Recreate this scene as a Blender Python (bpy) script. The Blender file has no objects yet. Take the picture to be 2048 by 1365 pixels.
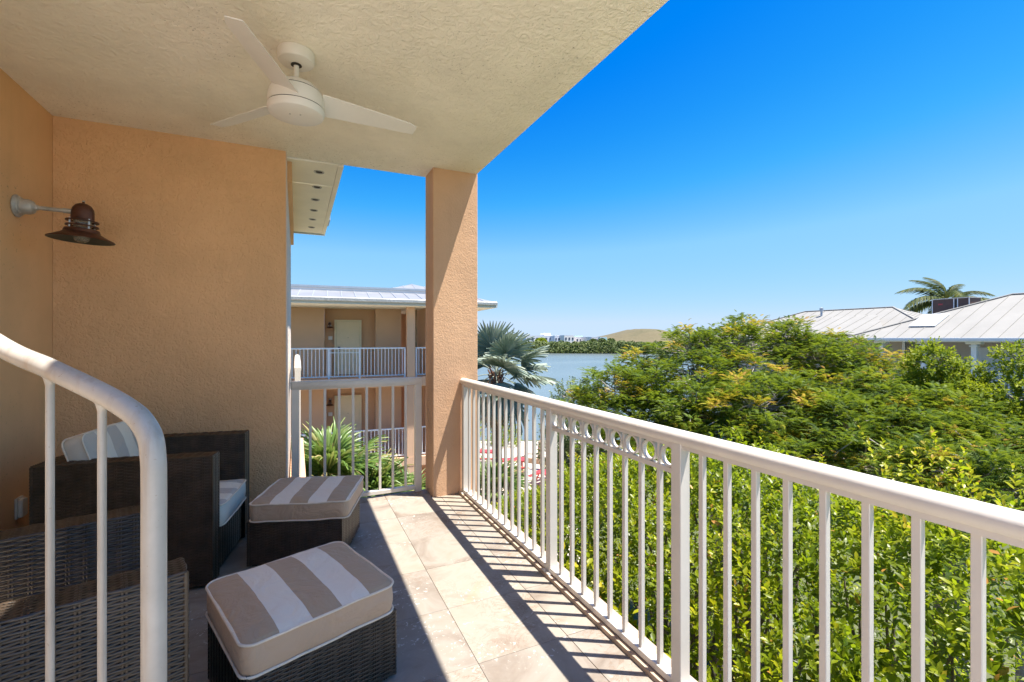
import bpy, math, random
import numpy as np
from mathutils import Vector, Matrix, noise as mnoise

random.seed(7)
rng = np.random.default_rng(7)
R = math.radians
PI = math.pi
sc = bpy.context.scene
C = sc.collection

# ------------------------------------------------------------------ camera
EYE = 1.44
F = 925.0
TH = R(25)
cs, sn = math.cos(TH), math.sin(TH)
cam_d = bpy.data.cameras.new('camera')
cam_d.sensor_width = 36
cam_d.lens = 36 * F / 2048
cam_d.shift_y = -6.5 / 2048
cam_d.clip_start = 0.05
cam_d.clip_end = 8000
cam = bpy.data.objects.new('camera', cam_d)
cam.location = (0, 0, EYE)
cam.rotation_euler = (R(90), 0, -TH)
C.objects.link(cam)
sc.camera = cam

# ------------------------------------------------------------------ sky and sun
SUN = Vector((0.322, -0.192, 1.0)).normalized()
world = bpy.data.worlds.new('World')
sc.world = world
world.use_nodes = True
nt = world.node_tree
nt.nodes.clear()
sky = nt.nodes.new('ShaderNodeTexSky')
sky.sky_type = 'NISHITA'
sky.sun_disc = False
sky.sun_elevation = math.asin(SUN.z)
sky.sun_rotation = math.atan2(SUN.x, SUN.y)
sky.air_density = 1.0
sky.dust_density = 0.0
sky.ozone_density = 10.0
bg = nt.nodes.new('ShaderNodeBackground')
bg.inputs['Strength'].default_value = 0.102
wo = nt.nodes.new('ShaderNodeOutputWorld')
# the deep, saturated rendition of the photograph: one colour grade for the whole sky
cur = nt.nodes.new('ShaderNodeRGBCurve')
SKY_GRADE = (((0, 0), (.85, .0), (1.0, .03), (1.20, .10), (1.70, .52), (4.6, 1.15), (8, 1.2)),
             ((0, 0), (1.8, .46), (2.47, .84), (3.3, 1.22), (6.0, 1.50), (10, 1.6)),
             ((0, 0), (4.0, 1.78), (5.1, 1.92), (5.95, 1.98), (6.2, 1.96), (12, 2.1)))
cur.mapping.clip_max_x = 12
cur.mapping.clip_max_y = 12
cur.mapping.use_clip = False
for ci, pts_ in enumerate(SKY_GRADE):
    c_ = cur.mapping.curves[ci]
    while len(c_.points) < len(pts_):
        c_.points.new(.5, .5)
    for p_, (x_, y_) in zip(c_.points, pts_):
        p_.location = (x_, y_)
        p_.handle_type = 'VECTOR'
cur.mapping.update()
nt.links.new(sky.outputs[0], cur.inputs['Color'])
nt.links.new(cur.outputs[0], bg.inputs['Color'])
nt.links.new(bg.outputs[0], wo.inputs['Surface'])

sun_d = bpy.data.lights.new('sun', 'SUN')
sun_d.energy = 2.4
sun_d.angle = R(0.5)
sun_d.color = (1.0, 0.945, 0.86)
sun = bpy.data.objects.new('sun', sun_d)
sun.rotation_euler = SUN.to_track_quat('Z', 'Y').to_euler()
sun.location = (5, -3, 30)
C.objects.link(sun)

sc.view_settings.view_transform = 'Standard'
sc.view_settings.look = 'None'
sc.view_settings.gamma = 1
sc.view_settings.use_curve_mapping = False
sc.view_settings.exposure = 2.38
sc.cycles.max_bounces = 10
sc.cycles.diffuse_bounces = 6
sc.cycles.glossy_bounces = 4
sc.cycles.transmission_bounces = 6
sc.cycles.transparent_max_bounces = 8
sc.cycles.caustics_reflective = False
sc.cycles.caustics_refractive = False


def at(px, py, d):
    """a point of the place, from its bearing in the photograph and its distance"""
    u = (px - 1024) / F
    v = (676 - py) / F
    return Vector((d * (cs * u + sn), d * (-sn * u + cs), EYE + d * v))


# ------------------------------------------------------------------ materials
MATS = {}


class NT:
    def __init__(self, name):
        m = bpy.data.materials.new(name)
        m.use_nodes = True
        self.m = m
        self.t = m.node_tree
        self.b = self.t.nodes['Principled BSDF']
        self.out = self.t.nodes['Material Output']
        self._co = None
        MATS[name] = m

    def n(self, typ, **kw):
        nd = self.t.nodes.new(typ)
        for k, v in kw.items():
            if k in nd.inputs:
                nd.inputs[k].default_value = v
            else:
                setattr(nd, k, v)
        return nd

    def l(self, a, b):
        self.t.links.new(a, b)

    def co(self):
        if self._co is None:
            self._co = self.n('ShaderNodeTexCoord').outputs['Object']
        return self._co

    def noise(self, scale, detail=4, rough=.55, dist=0, vec=None):
        nd = self.n('ShaderNodeTexNoise')
        nd.inputs['Scale'].default_value = scale
        nd.inputs['Detail'].default_value = detail
        nd.inputs['Roughness'].default_value = rough
        nd.inputs['Distortion'].default_value = dist
        self.l(vec or self.co(), nd.inputs['Vector'])
        return nd.outputs['Fac']

    def ramp(self, fac, stops, interp='LINEAR'):
        nd = self.n('ShaderNodeValToRGB')
        nd.color_ramp.interpolation = interp
        el = nd.color_ramp.elements
        while len(el) < len(stops):
            el.new(0.5)
        for e, (p, c) in zip(el, stops):
            e.position = p
            e.color = (c[0], c[1], c[2], 1) if not isinstance(c, (int, float)) else (c, c, c, 1)
        self.l(fac, nd.inputs['Fac'])
        return nd.outputs['Color']

    def mix(self, fac, a, b, mode='MIX'):
        nd = self.n('ShaderNodeMix', data_type='RGBA', blend_type=mode)
        for sock, v in ((nd.inputs[0], fac), (nd.inputs[6], a), (nd.inputs[7], b)):
            if isinstance(v, (int, float)):
                sock.default_value = v
            elif isinstance(v, (tuple, list)):
                sock.default_value = (v[0], v[1], v[2], 1)
            else:
                self.l(v, sock)
        return nd.outputs[2]

    def math(self, op, a, b=0.0):
        nd = self.n('ShaderNodeMath', operation=op)
        for i, v in enumerate((a, b)):
            if isinstance(v, (int, float)):
                nd.inputs[i].default_value = v
            else:
                self.l(v, nd.inputs[i])
        return nd.outputs[0]

    def bump(self, h, strength, dist):
        nd = self.n('ShaderNodeBump')
        nd.inputs['Strength'].default_value = strength
        nd.inputs['Distance'].default_value = dist
        self.l(h, nd.inputs['Height'])
        self.l(nd.outputs[0], self.b.inputs['Normal'])
        return nd

    def set(self, col=None, rough=None, metal=None, spec=None):
        if col is not None:
            if isinstance(col, (tuple, list)):
                self.b.inputs['Base Color'].default_value = (col[0], col[1], col[2], 1)
            else:
                self.l(col, self.b.inputs['Base Color'])
        if rough is not None:
            if isinstance(rough, (int, float)):
                self.b.inputs['Roughness'].default_value = rough
            else:
                self.l(rough, self.b.inputs['Roughness'])
        if metal is not None:
            self.b.inputs['Metallic'].default_value = metal
        if spec is not None:
            self.b.inputs['Specular IOR Level'].default_value = spec
        return self


def vary(col, k):
    return tuple(min(1, c * k) for c in col)


def simple(name, col, rough=.5, metal=0, amt=.08, scale=6, bump=0, spec=.5):
    t = NT(name)
    n = t.noise(scale, 5)
    t.set(t.ramp(n, [(.3, vary(col, 1 - amt)), (.7, vary(col, 1 + amt))]), rough, metal, spec)
    if bump:
        t.bump(t.noise(scale * 12, 3), bump, .004)
    return t.m


def stucco(name, col, heavy, speck=0.0, scale=1.0, cold=None):
    t = NT(name)
    big = t.noise(1.3, 5, .6)
    c = t.ramp(big, [(.3, vary(col, .88)), (.7, vary(col, 1.06))])
    mp_ = t.n('ShaderNodeMapping')
    mp_.inputs['Scale'].default_value = (5, 5, .35)
    t.l(t.co(), mp_.inputs['Vector'])
    c = t.mix(t.math('MULTIPLY', t.ramp(t.noise(1.6, 5, .65, vec=mp_.outputs[0]), [(.52, 0), (.75, 1)]), .16), c, vary(col, .62))
    if speck:
        s = t.noise(95 * scale, 2, .5)
        m = t.noise(1.1, 3)
        mm = t.ramp(m, [(.45, 0), (.68, 1)])
        if name == 'ceiling_stucco':
            sp_ = t.n('ShaderNodeSeparateXYZ')
            t.l(t.co(), sp_.inputs[0])
            ed_ = t.ramp(t.math('MULTIPLY', sp_.outputs[1], .2), [(.74, 0), (.86, 1)])
            mm = t.math('MAXIMUM', mm, t.math('MULTIPLY', ed_, 1.0))
            grime = t.ramp(t.noise(6, 5, .65), [(.45, 0), (.75, 1)])
            c = t.mix(t.math('MULTIPLY', t.math('MULTIPLY', grime, ed_), .22), c, (.50, .43, .30))
            c = t.mix(t.math('MULTIPLY', t.ramp(t.noise(1.7, 4, .6, .5), [(.55, 0), (.8, 1)]), .12), c, (.74, .67, .50))
        k = t.math('MULTIPLY', t.ramp(s, [(.66, 0), (.72, 1)]), mm)
        c = t.mix(t.math('MULTIPLY', k, speck), c, (.17, .13, .08))
    fine = t.noise(160 * scale, 3, .6)
    if heavy == 'trowel':
        a = t.ramp(t.noise(38 * scale, 2, .5, .9), [(.40, 0), (.52, .85), (.58, 1), (.70, .7)])
        b = t.noise(70 * scale, 2, .5, .6)
        h = t.math('ADD', t.math('ADD', a, t.math('MULTIPLY', b, .5)), t.math('MULTIPLY', fine, .15))
        t.bump(h, .7, .0055)
    elif heavy == 'wave':
        a = t.ramp(t.noise(34 * scale, 3, .55, .9), [(.4, 0), (.62, 1)])
        b = t.noise(90 * scale, 2, .5)
        h = t.math('ADD', t.math('MULTIPLY', a, .8), t.math('MULTIPLY', b, .5))
        t.bump(h, .7, .006)
    elif heavy == 'grain':
        a = t.noise(75 * scale, 4, .6)
        t.bump(t.math('ADD', t.math('MULTIPLY', a, 1.0), t.noise(7, 3)), .6, .006)
    else:
        t.bump(fine, .3, .002)
    t.set(c, .92, spec=.25)
    return t.m


WALLC = (.84, .515, .28)
stucco('wall_stucco', WALLC, 'trowel')
stucco('side_wall_stucco', (.82, .51, .27), 'light', .5, .6)
stucco('sunlit_stucco', (.80, .67, .57), 'trowel')  # wall stucco lightened: sunlight put into its colour
stucco('column_stucco', (.66, .41, .25), 'grain')
stucco('ceiling_stucco', (.93, .87, .75), 'wave', .75, .8)
simple('soffit_paint', (.84, .79, .66), .8, amt=.05, scale=3)
simple('rail_paint', (.66, .62, .56), .34, amt=.045, scale=7, bump=.06)
simple('far_rail_paint', (.75, .78, .82), .4, amt=.03)


def worn_pipe():
    t = NT('worn_pipe_paint')
    n = t.noise(9, 5, .6)
    st = t.n('ShaderNodeMapping')
    st.inputs['Scale'].default_value = (30, 30, 1.2)
    t.l(t.co(), st.inputs['Vector'])
    s = t.noise(1.5, 4, .6, vec=st.outputs[0])
    c = t.ramp(n, [(.3, (.40, .37, .325)), (.65, (.50, .465, .41))])
    c = t.mix(t.math('MULTIPLY', t.ramp(s, [(.50, 0), (.66, 1)]), .5), c, (.36, .28, .21))
    sp = t.ramp(t.noise(120, 2), [(.70, 0), (.74, 1)])
    c = t.mix(t.math('MULTIPLY', sp, .6), c, (.30, .22, .15))
    t.set(c, .34)
    t.bump(n, .1, .002)


worn_pipe()


def travertine():
    t = NT('travertine')
    oi = t.n('ShaderNodeObjectInfo')
    off = t.n('ShaderNodeVectorMath', operation='ADD')
    mul = t.n('ShaderNodeVectorMath', operation='SCALE')
    t.l(oi.outputs['Location'], mul.inputs[0])
    mul.inputs['Scale'].default_value = 1.37
    rnd = t.n('ShaderNodeCombineXYZ')
    t.l(t.math('MULTIPLY', oi.outputs['Random'], 23.0), rnd.inputs[2])
    add2 = t.n('ShaderNodeVectorMath', operation='ADD')
    t.l(mul.outputs[0], add2.inputs[0])
    t.l(rnd.outputs[0], add2.inputs[1])
    t.l(t.co(), off.inputs[0])
    t.l(add2.outputs[0], off.inputs[1])
    v = off.outputs[0]
    cloud = t.noise(3.2, 6, .62, .8, v)
    c = t.ramp(cloud, [(.22, (.15, .11, .08)), (.38, (.25, .21, .172)), (.52, (.325, .292, .25)), (.64, (.30, .262, .215)), (.80, (.22, .158, .11))])
    tone = t.ramp(oi.outputs['Random'], [(0, (.86, .85, .84)), (.5, (.92, .91, .89)), (1, (.98, .95, .91))])
    c = t.mix(1.0, c, tone, 'MULTIPLY')
    veins = t.ramp(t.noise(5.5, 5, .7, 2.2, v), [(.47, 0), (.5, 1), (.53, 0)])
    msk = t.ramp(t.noise(1.8, 3, .5, 0, v), [(.5, 0), (.62, 1)])
    c = t.mix(t.math('MULTIPLY', t.math('MULTIPLY', veins, msk), .75), c, (.20, .125, .08))
    pit = t.noise(42, 4, .65, .6, v)
    pm = t.ramp(t.noise(3.0, 3, .5, 0, v), [(.5, 0), (.62, 1)])
    pits = t.math('MULTIPLY', t.ramp(pit, [(.60, 0), (.65, 1)]), pm)
    c = t.mix(t.math('MULTIPLY', pits, .9), c, (.60, .58, .54))
    rust = t.ramp(t.noise(2.4, 5, .6, 1.0, v), [(.63, 0), (.75, 1)])
    c = t.mix(t.math('MULTIPLY', rust, .55), c, (.42, .25, .15))
    t.set(c, t.ramp(cloud, [(.3, .5), (.7, .62)]), spec=.35)
    t.bump(pits, .25, .002)


travertine()
simple('grout', (.26, .225, .185), .9)
simple('bounce_concrete', (.74, .70, .62), .85, amt=.08, scale=2, bump=.2)
simple('sill_stone', (.46, .35, .26), .7, amt=.2, scale=9, bump=.3)


def fabric(name, stripes):
    t = NT(name)
    tan, wht = (.50, .37, .24), (.88, .80, .66)
    if stripes == 'pale':
        tan = (.60, .53, .45)
    if stripes:
        sep = t.n('ShaderNodeSeparateXYZ')
        t.l(t.co(), sep.inputs[0])
        w = t.math('ADD', sep.outputs[0], t.math('MULTIPLY', t.math('SUBTRACT', t.noise(3, 2), .5), .02))
        p = t.math('ADD', t.math('MULTIPLY', w, 1 / .115), 0.5)
        fr = t.math('PINGPONG', t.math('ADD', p, 100.0), 1.0)
        c = t.mix(t.ramp(t.math('MODULO', t.math('FLOOR', t.math('ADD', p, 100.0)), 2.0), [(.4, 0), (.6, 1)]), tan, wht)
    else:
        c = t.mix(0.0, tan, wht)
        tn = (.60, .43, .29)
        c = t.ramp(t.noise(4, 3), [(.3, vary(tn, .93)), (.7, vary(tn, 1.06))])
    t.set(c, .9, spec=.2)
    t.b.inputs['Sheen Weight'].default_value = .15
    w1 = t.noise(6, 4, .55, 1.6)
    w2 = t.noise(700, 1)
    t.bump(t.math('ADD', t.math('MULTIPLY', w1, 3.4), t.math('MULTIPLY', w2, .06)), .6, .009)


fabric('striped_canvas', True)
fabric('tan_canvas', False)
fabric('pale_striped_canvas', 'pale')
simple('piping_cord', (.80, .70, .56), .8, scale=30)
simple('grey_canvas', (.70, .66, .57), .9, amt=.05, bump=.2, scale=12)


def wicker():
    t = NT('resin_wicker')
    n = t.noise(14, 3)
    c = t.ramp(n, [(.3, (.026, .018, .012)), (.7, (.072, .050, .033))])
    t.set(c, .30, spec=.6)
    t.bump(t.noise(260, 2), .25, .001)


wicker()
simple('wicker_core', (.012, .010, .009), .8)
simple('fan_paint', (.76, .735, .69), .4, amt=.02)
simple('dry_leaf', (.30, .22, .13), .8, amt=.2)
simple('dark_gap', (.03, .028, .025), .8)
simple('rusty_copper', (.105, .045, .03), .45, .5, amt=.35, scale=18, bump=.2)
simple('shade_inner', (.06, .065, .05), .55, .2, amt=.2)
simple('weathered_zinc', (.47, .46, .43), .5, .35, amt=.22, scale=16, bump=.1)
simple('brushed_post', (.6, .6, .6), .3, .9)


def glass(name, col=(.9, .9, .88), rough=.05, trans=.9):
    t = NT(name)
    t.set(col, rough)
    t.b.inputs['Transmission Weight'].default_value = trans
    t.b.inputs['IOR'].default_value = 1.3


glass('bulb_glass', (.85, .8, .7), .15, .75)
simple('outlet_plastic', (.70, .66, .56), .45)

simple('building_stucco', (.66, .43, .28), .9, amt=.04, scale=1.2, bump=.15)
simple('recess_stucco', (.62, .39, .24), .9, amt=.04, scale=1.2)
simple('door_paint', (.78, .66, .46), .55, amt=.02)
simple('door_trim', (.74, .65, .45), .55, amt=.02)
simple('black_metal', (.03, .03, .03), .4, .5)
simple('zinc_roof', (.29, .295, .30), .45, .25, amt=.1, scale=1.5)
simple('roof_seam_metal', (.45, .48, .52), .4, .4)
simple('gutter_paint', (.55, .6, .62), .5, amt=.05)
simple('plaque_enamel', (.7, .7, .68), .5)
simple('grey_roof', (.27, .26, .235), .85, 0, amt=.07, scale=.9)
simple('grey_roof_seam', (.255, .245, .222), .85, 0)
simple('house_siding', (.44, .39, .33), .8, amt=.04, scale=2)
simple('house_trim', (.78, .80, .82), .5, amt=.02)
simple('house_glass', (.10, .14, .13), .15)
simple('brown_housing', (.10, .055, .045), .5, .2, amt=.15)
simple('red_plastic', (.42, .045, .05), .5)
simple('wood_tan', (.42, .30, .20), .7, amt=.15, bump=.2)
simple('canvas_tan', (.50, .40, .29), .9, amt=.1)
simple('white_far', (.82, .80, .84), .7, amt=.04, scale=.05)
simple('cream_far', (.86, .80, .76), .7, amt=.04, scale=.05)
simple('aqua_far', (.48, .72, .72), .7, amt=.04, scale=.05)
simple('green_far', (.35, .60, .38), .6)
simple('window_far', (.08, .09, .13), .3)
simple('bark', (.16, .13, .105), .9, amt=.3, scale=14, bump=.6)
simple('pale_bark', (.34, .30, .26), .9, amt=.3, scale=14, bump=.6)
simple('palm_bark', (.10, .075, .06), .95, amt=.35, scale=9, bump=.7)
simple('palm_fiber', (.16, .075, .045), .95, amt=.35, scale=20, bump=.7)
simple('red_brick_wall', (.17, .07, .05), .9, amt=.25, scale=8)


def leafmat(name, stops, rough=.4, transl=.35, tcol=(.25, .42, .03), spec=.5):
    t = NT(name)
    a = t.n('ShaderNodeAttribute', attribute_name='tint')
    c = t.ramp(a.outputs['Fac'], stops)
    t.set(c, rough, spec=spec)
    tr = t.n('ShaderNodeBsdfTranslucent')
    tc = t.mix(.6, c, tcol)
    t.l(tc, tr.inputs['Color'])
    ms = t.n('ShaderNodeMixShader')
    ms.inputs[0].default_value = transl
    t.l(t.b.outputs[0], ms.inputs[1])
    t.l(tr.outputs[0], ms.inputs[2])
    t.l(ms.outputs[0], t.out.inputs['Surface'])


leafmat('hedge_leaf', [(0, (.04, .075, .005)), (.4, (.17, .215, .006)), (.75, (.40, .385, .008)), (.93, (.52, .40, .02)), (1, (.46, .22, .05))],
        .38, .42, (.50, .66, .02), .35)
leafmat('fern_leaf', [(0, (.035, .075, .008)), (.5, (.13, .20, .011)), (.78, (.26, .30, .015)), (.9, (.56, .38, .03)), (1, (.50, .22, .06))],
        .6, .35, (.36, .44, .03), .25)
leafmat('bright_leaf', [(0, (.08, .13, .012)), (.5, (.17, .23, .016)), (1, (.36, .37, .02))], .55, .38, (.42, .50, .02), .2)
leafmat('sage_leaf', [(0, (.06, .10, .035)), (.5, (.12, .17, .06)), (1, (.22, .26, .10))], .45, .3, (.25, .34, .08))
leafmat('silver_leaf', [(0, (.10, .145, .115)), (.5, (.19, .255, .205)), (1, (.34, .38, .30))], .6, .15, (.35, .42, .3))
leafmat('sabal_leaf', [(0, (.06, .13, .025)), (.5, (.13, .22, .05)), (.85, (.26, .32, .11)), (1, (.42, .34, .15))], .35, .3, (.3, .42, .06))
leafmat('coconut_leaf', [(0, (.03, .05, .014)), (.5, (.06, .085, .02)), (1, (.20, .18, .03))], .6, .2, (.15, .18, .03), .15)
leafmat('mangrove_leaf', [(0, (.065, .09, .028)), (.5, (.11, .145, .04)), (1, (.16, .19, .055))], .8, .2, (.2, .3, .06))


def ground_mats():
    t = NT('turf')
    n = t.noise(.25, 6)
    t.set(t.ramp(n, [(.3, (.05, .07, .025)), (.6, (.10, .11, .045)), (.8, (.22, .19, .12))]), .95)
    t = NT('sand_paving')
    n = t.noise(1.2, 6)
    c = t.ramp(n, [(.3, (.50, .43, .36)), (.7, (.62, .55, .47))])
    t.set(c, .9)
    t = NT('dry_grass')
    n = t.noise(.02, 7, .65)
    n2 = t.noise(.35, 4, .6)
    c = t.ramp(n, [(.3, (.085, .072, .034)), (.5, (.12, .098, .046)), (.7, (.065, .068, .028))])
    c = t.mix(t.ramp(n2, [(.4, 0), (.7, .6)]), c, (.155, .125, .068))
    t.set(c, .95)
    t = NT('lake_water')
    mp = t.n('ShaderNodeMapping')
    mp.inputs['Rotation'].default_value = (0, 0, R(25))
    mp.inputs['Scale'].default_value = (.35, 1.0, 1)
    t.l(t.co(), mp.inputs['Vector'])
    n = t.noise(1.1, 5, .6, .4, mp.outputs[0])
    t.bump(n, .32, .12)
    b = t.noise(.03, 4, .5, .5, mp.outputs[0])
    c = t.ramp(b, [(.3, (.11, .135, .14)), (.7, (.15, .18, .18))])
    t.set(c, .26, spec=.4)


ground_mats()


# ------------------------------------------------------------------ mesh helpers
class MB:
    def __init__(self):
        self.v = []
        self.f = []
        self.mi = []
        self.n = 0

    def add(self, verts, faces, mi=0):
        o = self.n
        self.v.extend([tuple(p) for p in verts])
        self.f.extend([tuple(i + o for i in fc) for fc in faces])
        self.mi.extend([mi] * len(faces))
        self.n += len(verts)
        return self

    def box(self, x0, x1, y0, y1, z0, z1, M=None, mi=0, ch=0.0):
        if ch > 0:
            c = ch
            ring = lambda z, i: [(x0 + i + c, y0 + i, z), (x1 - i - c, y0 + i, z), (x1 - i, y0 + i + c, z), (x1 - i, y1 - i - c, z),
                                 (x1 - i - c, y1 - i, z), (x0 + i + c, y1 - i, z), (x0 + i, y1 - i - c, z), (x0 + i, y0 + i + c, z)]
            vs = ring(z0, c * .6) + ring(z0 + c, 0) + ring(z1 - c, 0) + ring(z1, c * .6)
            fs = [tuple(reversed(range(8))), tuple(range(24, 32))]
            for k in range(3):
                for j in range(8):
                    a = k * 8 + j
                    b = k * 8 + (j + 1) % 8
                    fs.append((a, b, b + 8, a + 8))
        else:
            vs = [(x0, y0, z0), (x1, y0, z0), (x1, y1, z0), (x0, y1, z0), (x0, y0, z1), (x1, y0, z1), (x1, y1, z1), (x0, y1, z1)]
            fs = [(3, 2, 1, 0), (4, 5, 6, 7), (0, 1, 5, 4), (1, 2, 6, 5), (2, 3, 7, 6), (3, 0, 4, 7)]
        if M is not None:
            vs = [M @ Vector(p) for p in vs]
        return self.add(vs, fs, mi)

    def tube(self, pts, rad, n=8, cap=True, mi=0, flat=1.0):
        pts = [Vector(p) for p in pts]
        if not isinstance(rad, (list, tuple)):
            rad = [rad] * len(pts)
        T0 = (pts[1] - pts[0]).normalized()
        up = Vector((0, 0, 1)) if abs(T0.z) < .9 else Vector((1, 0, 0))
        A = T0.cross(up).normalized()
        vs = []
        for i, p in enumerate(pts):
            a = pts[min(i + 1, len(pts) - 1)] - pts[max(i - 1, 0)]
            T = a.normalized()
            A = (A - T * A.dot(T)).normalized()
            B = T.cross(A)
            for k in range(n):
                t = 2 * PI * k / n
                vs.append(p + (A * math.cos(t) + B * math.sin(t) * flat) * rad[i])
        fs = []
        for i in range(len(pts) - 1):
            for k in range(n):
                k2 = (k + 1) % n
                fs.append((i * n + k, i * n + k2, (i + 1) * n + k2, (i + 1) * n + k))
        if cap:
            fs.append(tuple(reversed(range(n))))
            m = (len(pts) - 1) * n
            fs.append(tuple(range(m, m + n)))
        return self.add(vs, fs, mi)

    def loop(self, pts, r, n=6, mi=0):
        """closed tube"""
        P = [Vector(p) for p in pts]
        m = len(P)
        vs, fs = [], []
        for i in range(m):
            T = (P[(i + 1) % m] - P[i - 1]).normalized()
            A = T.cross(Vector((0, 0, 1)))
            A = A.normalized() if A.length > 1e-4 else Vector((1, 0, 0))
            B = T.cross(A)
            for k in range(n):
                t = 2 * PI * k / n
                vs.append(P[i] + (A * math.cos(t) + B * math.sin(t)) * r)
        for i in range(m):
            j = (i + 1) % m
            for k in range(n):
                k2 = (k + 1) % n
                fs.append((i * n + k, j * n + k, j * n + k2, i * n + k2))
        return self.add(vs, fs, mi)

    def lathe(self, prof, n=24, M=None, mi=0):
        """prof: (radius, height) about z"""
        vs, fs = [], []
        for (r, z) in prof:
            for k in range(n):
                t = 2 * PI * k / n
                vs.append((r * math.cos(t), r * math.sin(t), z))
        for i in range(len(prof) - 1):
            for k in range(n):
                k2 = (k + 1) % n
                fs.append((i * n + k, i * n + k2, (i + 1) * n + k2, (i + 1) * n + k))
        if M is not None:
            vs = [M @ Vector(p) for p in vs]
        return self.add(vs, fs, mi)

    def prism(self, poly, z0, z1, M=None, mi=0):
        n = len(poly)
        vs = [(x, y, z0) for x, y in poly] + [(x, y, z1) for x, y in poly]
        fs = [tuple(reversed(range(n))), tuple(range(n, 2 * n))]
        fs += [(i, (i + 1) % n, n + (i + 1) % n, n + i) for i in range(n)]
        if M is not None:
            vs = [M @ Vector(p) for p in vs]
        return self.add(vs, fs, mi)

    def mesh(self, name, mats, smooth=False):
        me = bpy.data.meshes.new(name)
        me.from_pydata(self.v, [], self.f)
        if isinstance(mats, str):
            mats = [mats]
        for m in mats:
            me.materials.append(MATS[m])
        me.polygons.foreach_set('material_index', self.mi)
        if smooth:
            me.polygons.foreach_set('use_smooth', [True] * len(self.f))
            try:
                me.set_sharp_from_angle(angle=R(smooth if smooth is not True else 40))
            except Exception:
                pass
        me.update()
        return me

    def build(self, name, mats, parent=None, smooth=False, loc=None):
        return link(name, self.mesh(name, mats, smooth), parent, loc)


def link(name, me, parent=None, loc=None, rz=0):
    o = bpy.data.objects.new(name, me)
    C.objects.link(o)
    if parent is not None:
        o.parent = parent
    if loc is not None:
        o.location = loc
    if rz:
        o.rotation_euler = (0, 0, rz)
    return o


def tag(o, label=None, cat=None, group=None, kind=None):
    if label:
        o['label'] = label
    if cat:
        o['category'] = cat
    if group:
        o['group'] = group
    if kind:
        o['kind'] = kind
    return o


def thing(name, label, cat, loc=(0, 0, 0), rz=0, group=None):
    o = bpy.data.objects.new(name, None)
    o.empty_display_size = .1
    C.objects.link(o)
    o.location = loc
    o.rotation_euler = (0, 0, rz)
    return tag(o, label, cat, group)


def copy_tree(o, parent=None):
    c = o.copy()
    C.objects.link(c)
    c.parent = parent
    for ch in list(o.children):
        copy_tree(ch, c)
    return c


def npmesh(name, verts, faces, mats, tint=None, smooth=False, mi=None):
    """verts (N,3), faces (M,k) numpy"""
    me = bpy.data.meshes.new(name)
    nv, (nf, k) = len(verts), faces.shape
    me.vertices.add(nv)
    me.vertices.foreach_set('co', np.ascontiguousarray(verts, dtype=np.float32).ravel())
    me.loops.add(nf * k)
    me.loops.foreach_set('vertex_index', np.ascontiguousarray(faces, dtype=np.int32).ravel())
    me.polygons.add(nf)
    me.polygons.foreach_set('loop_start', np.arange(0, nf * k, k, dtype=np.int32))
    me.update(calc_edges=True)
    for m in ([mats] if isinstance(mats, str) else mats):
        me.materials.append(MATS[m])
    if tint is not None:
        a = me.attributes.new('tint', 'FLOAT', 'POINT')
        a.data.foreach_set('value', np.ascontiguousarray(tint, dtype=np.float32))
    if smooth:
        me.polygons.foreach_set('use_smooth', np.ones(nf, dtype=bool))
    if mi is not None:
        me.polygons.foreach_set('material_index', mi)
    return me


def frames(axis, normal):
    """rows: x=side, y=axis, z=normal  -> (N,3,3) with columns as axes"""
    a = axis / np.linalg.norm(axis, axis=1, keepdims=True)
    s = np.cross(a, normal)
    s /= np.linalg.norm(s, axis=1, keepdims=True) + 1e-9
    n = np.cross(s, a)
    return np.stack([s, a, n], axis=2)


def scatter(tv, tf, pos, M, scale, tint):
    """bake copies of a template"""
    N = len(pos)
    V = np.einsum('nij,kj->nki', M, tv) * np.reshape(scale, (-1, 1, 1)) + pos[:, None, :]
    Fc = tf[None, :, :] + (np.arange(N) * len(tv))[:, None, None]
    T = np.repeat(tint, len(tv))
    return V.reshape(-1, 3), Fc.reshape(-1, tf.shape[1]), T


LEAF_V = np.array([(0, 0, 0), (.22, .30, .06), (-.22, .30, .06), (0, .33, 0), (.20, .66, .05), (-.20, .66, .05), (0, .68, .0), (0, 1, -.06)], float)
LEAF_F = np.array([(0, 1, 3), (0, 3, 2), (3, 1, 4), (3, 4, 6), (2, 3, 6), (2, 6, 5), (6, 4, 7), (5, 6, 7)])
SLEAF_V = np.array([(0, 0, 0), (.24, .5, .07), (-.24, .5, .07), (0, 1, 0)], float)
SLEAF_F = np.array([(0, 1, 3), (0, 3, 2)])


def rand_dirs(n):
    d = rng.normal(size=(n, 3))
    return d / np.linalg.norm(d, axis=1, keepdims=True)


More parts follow.
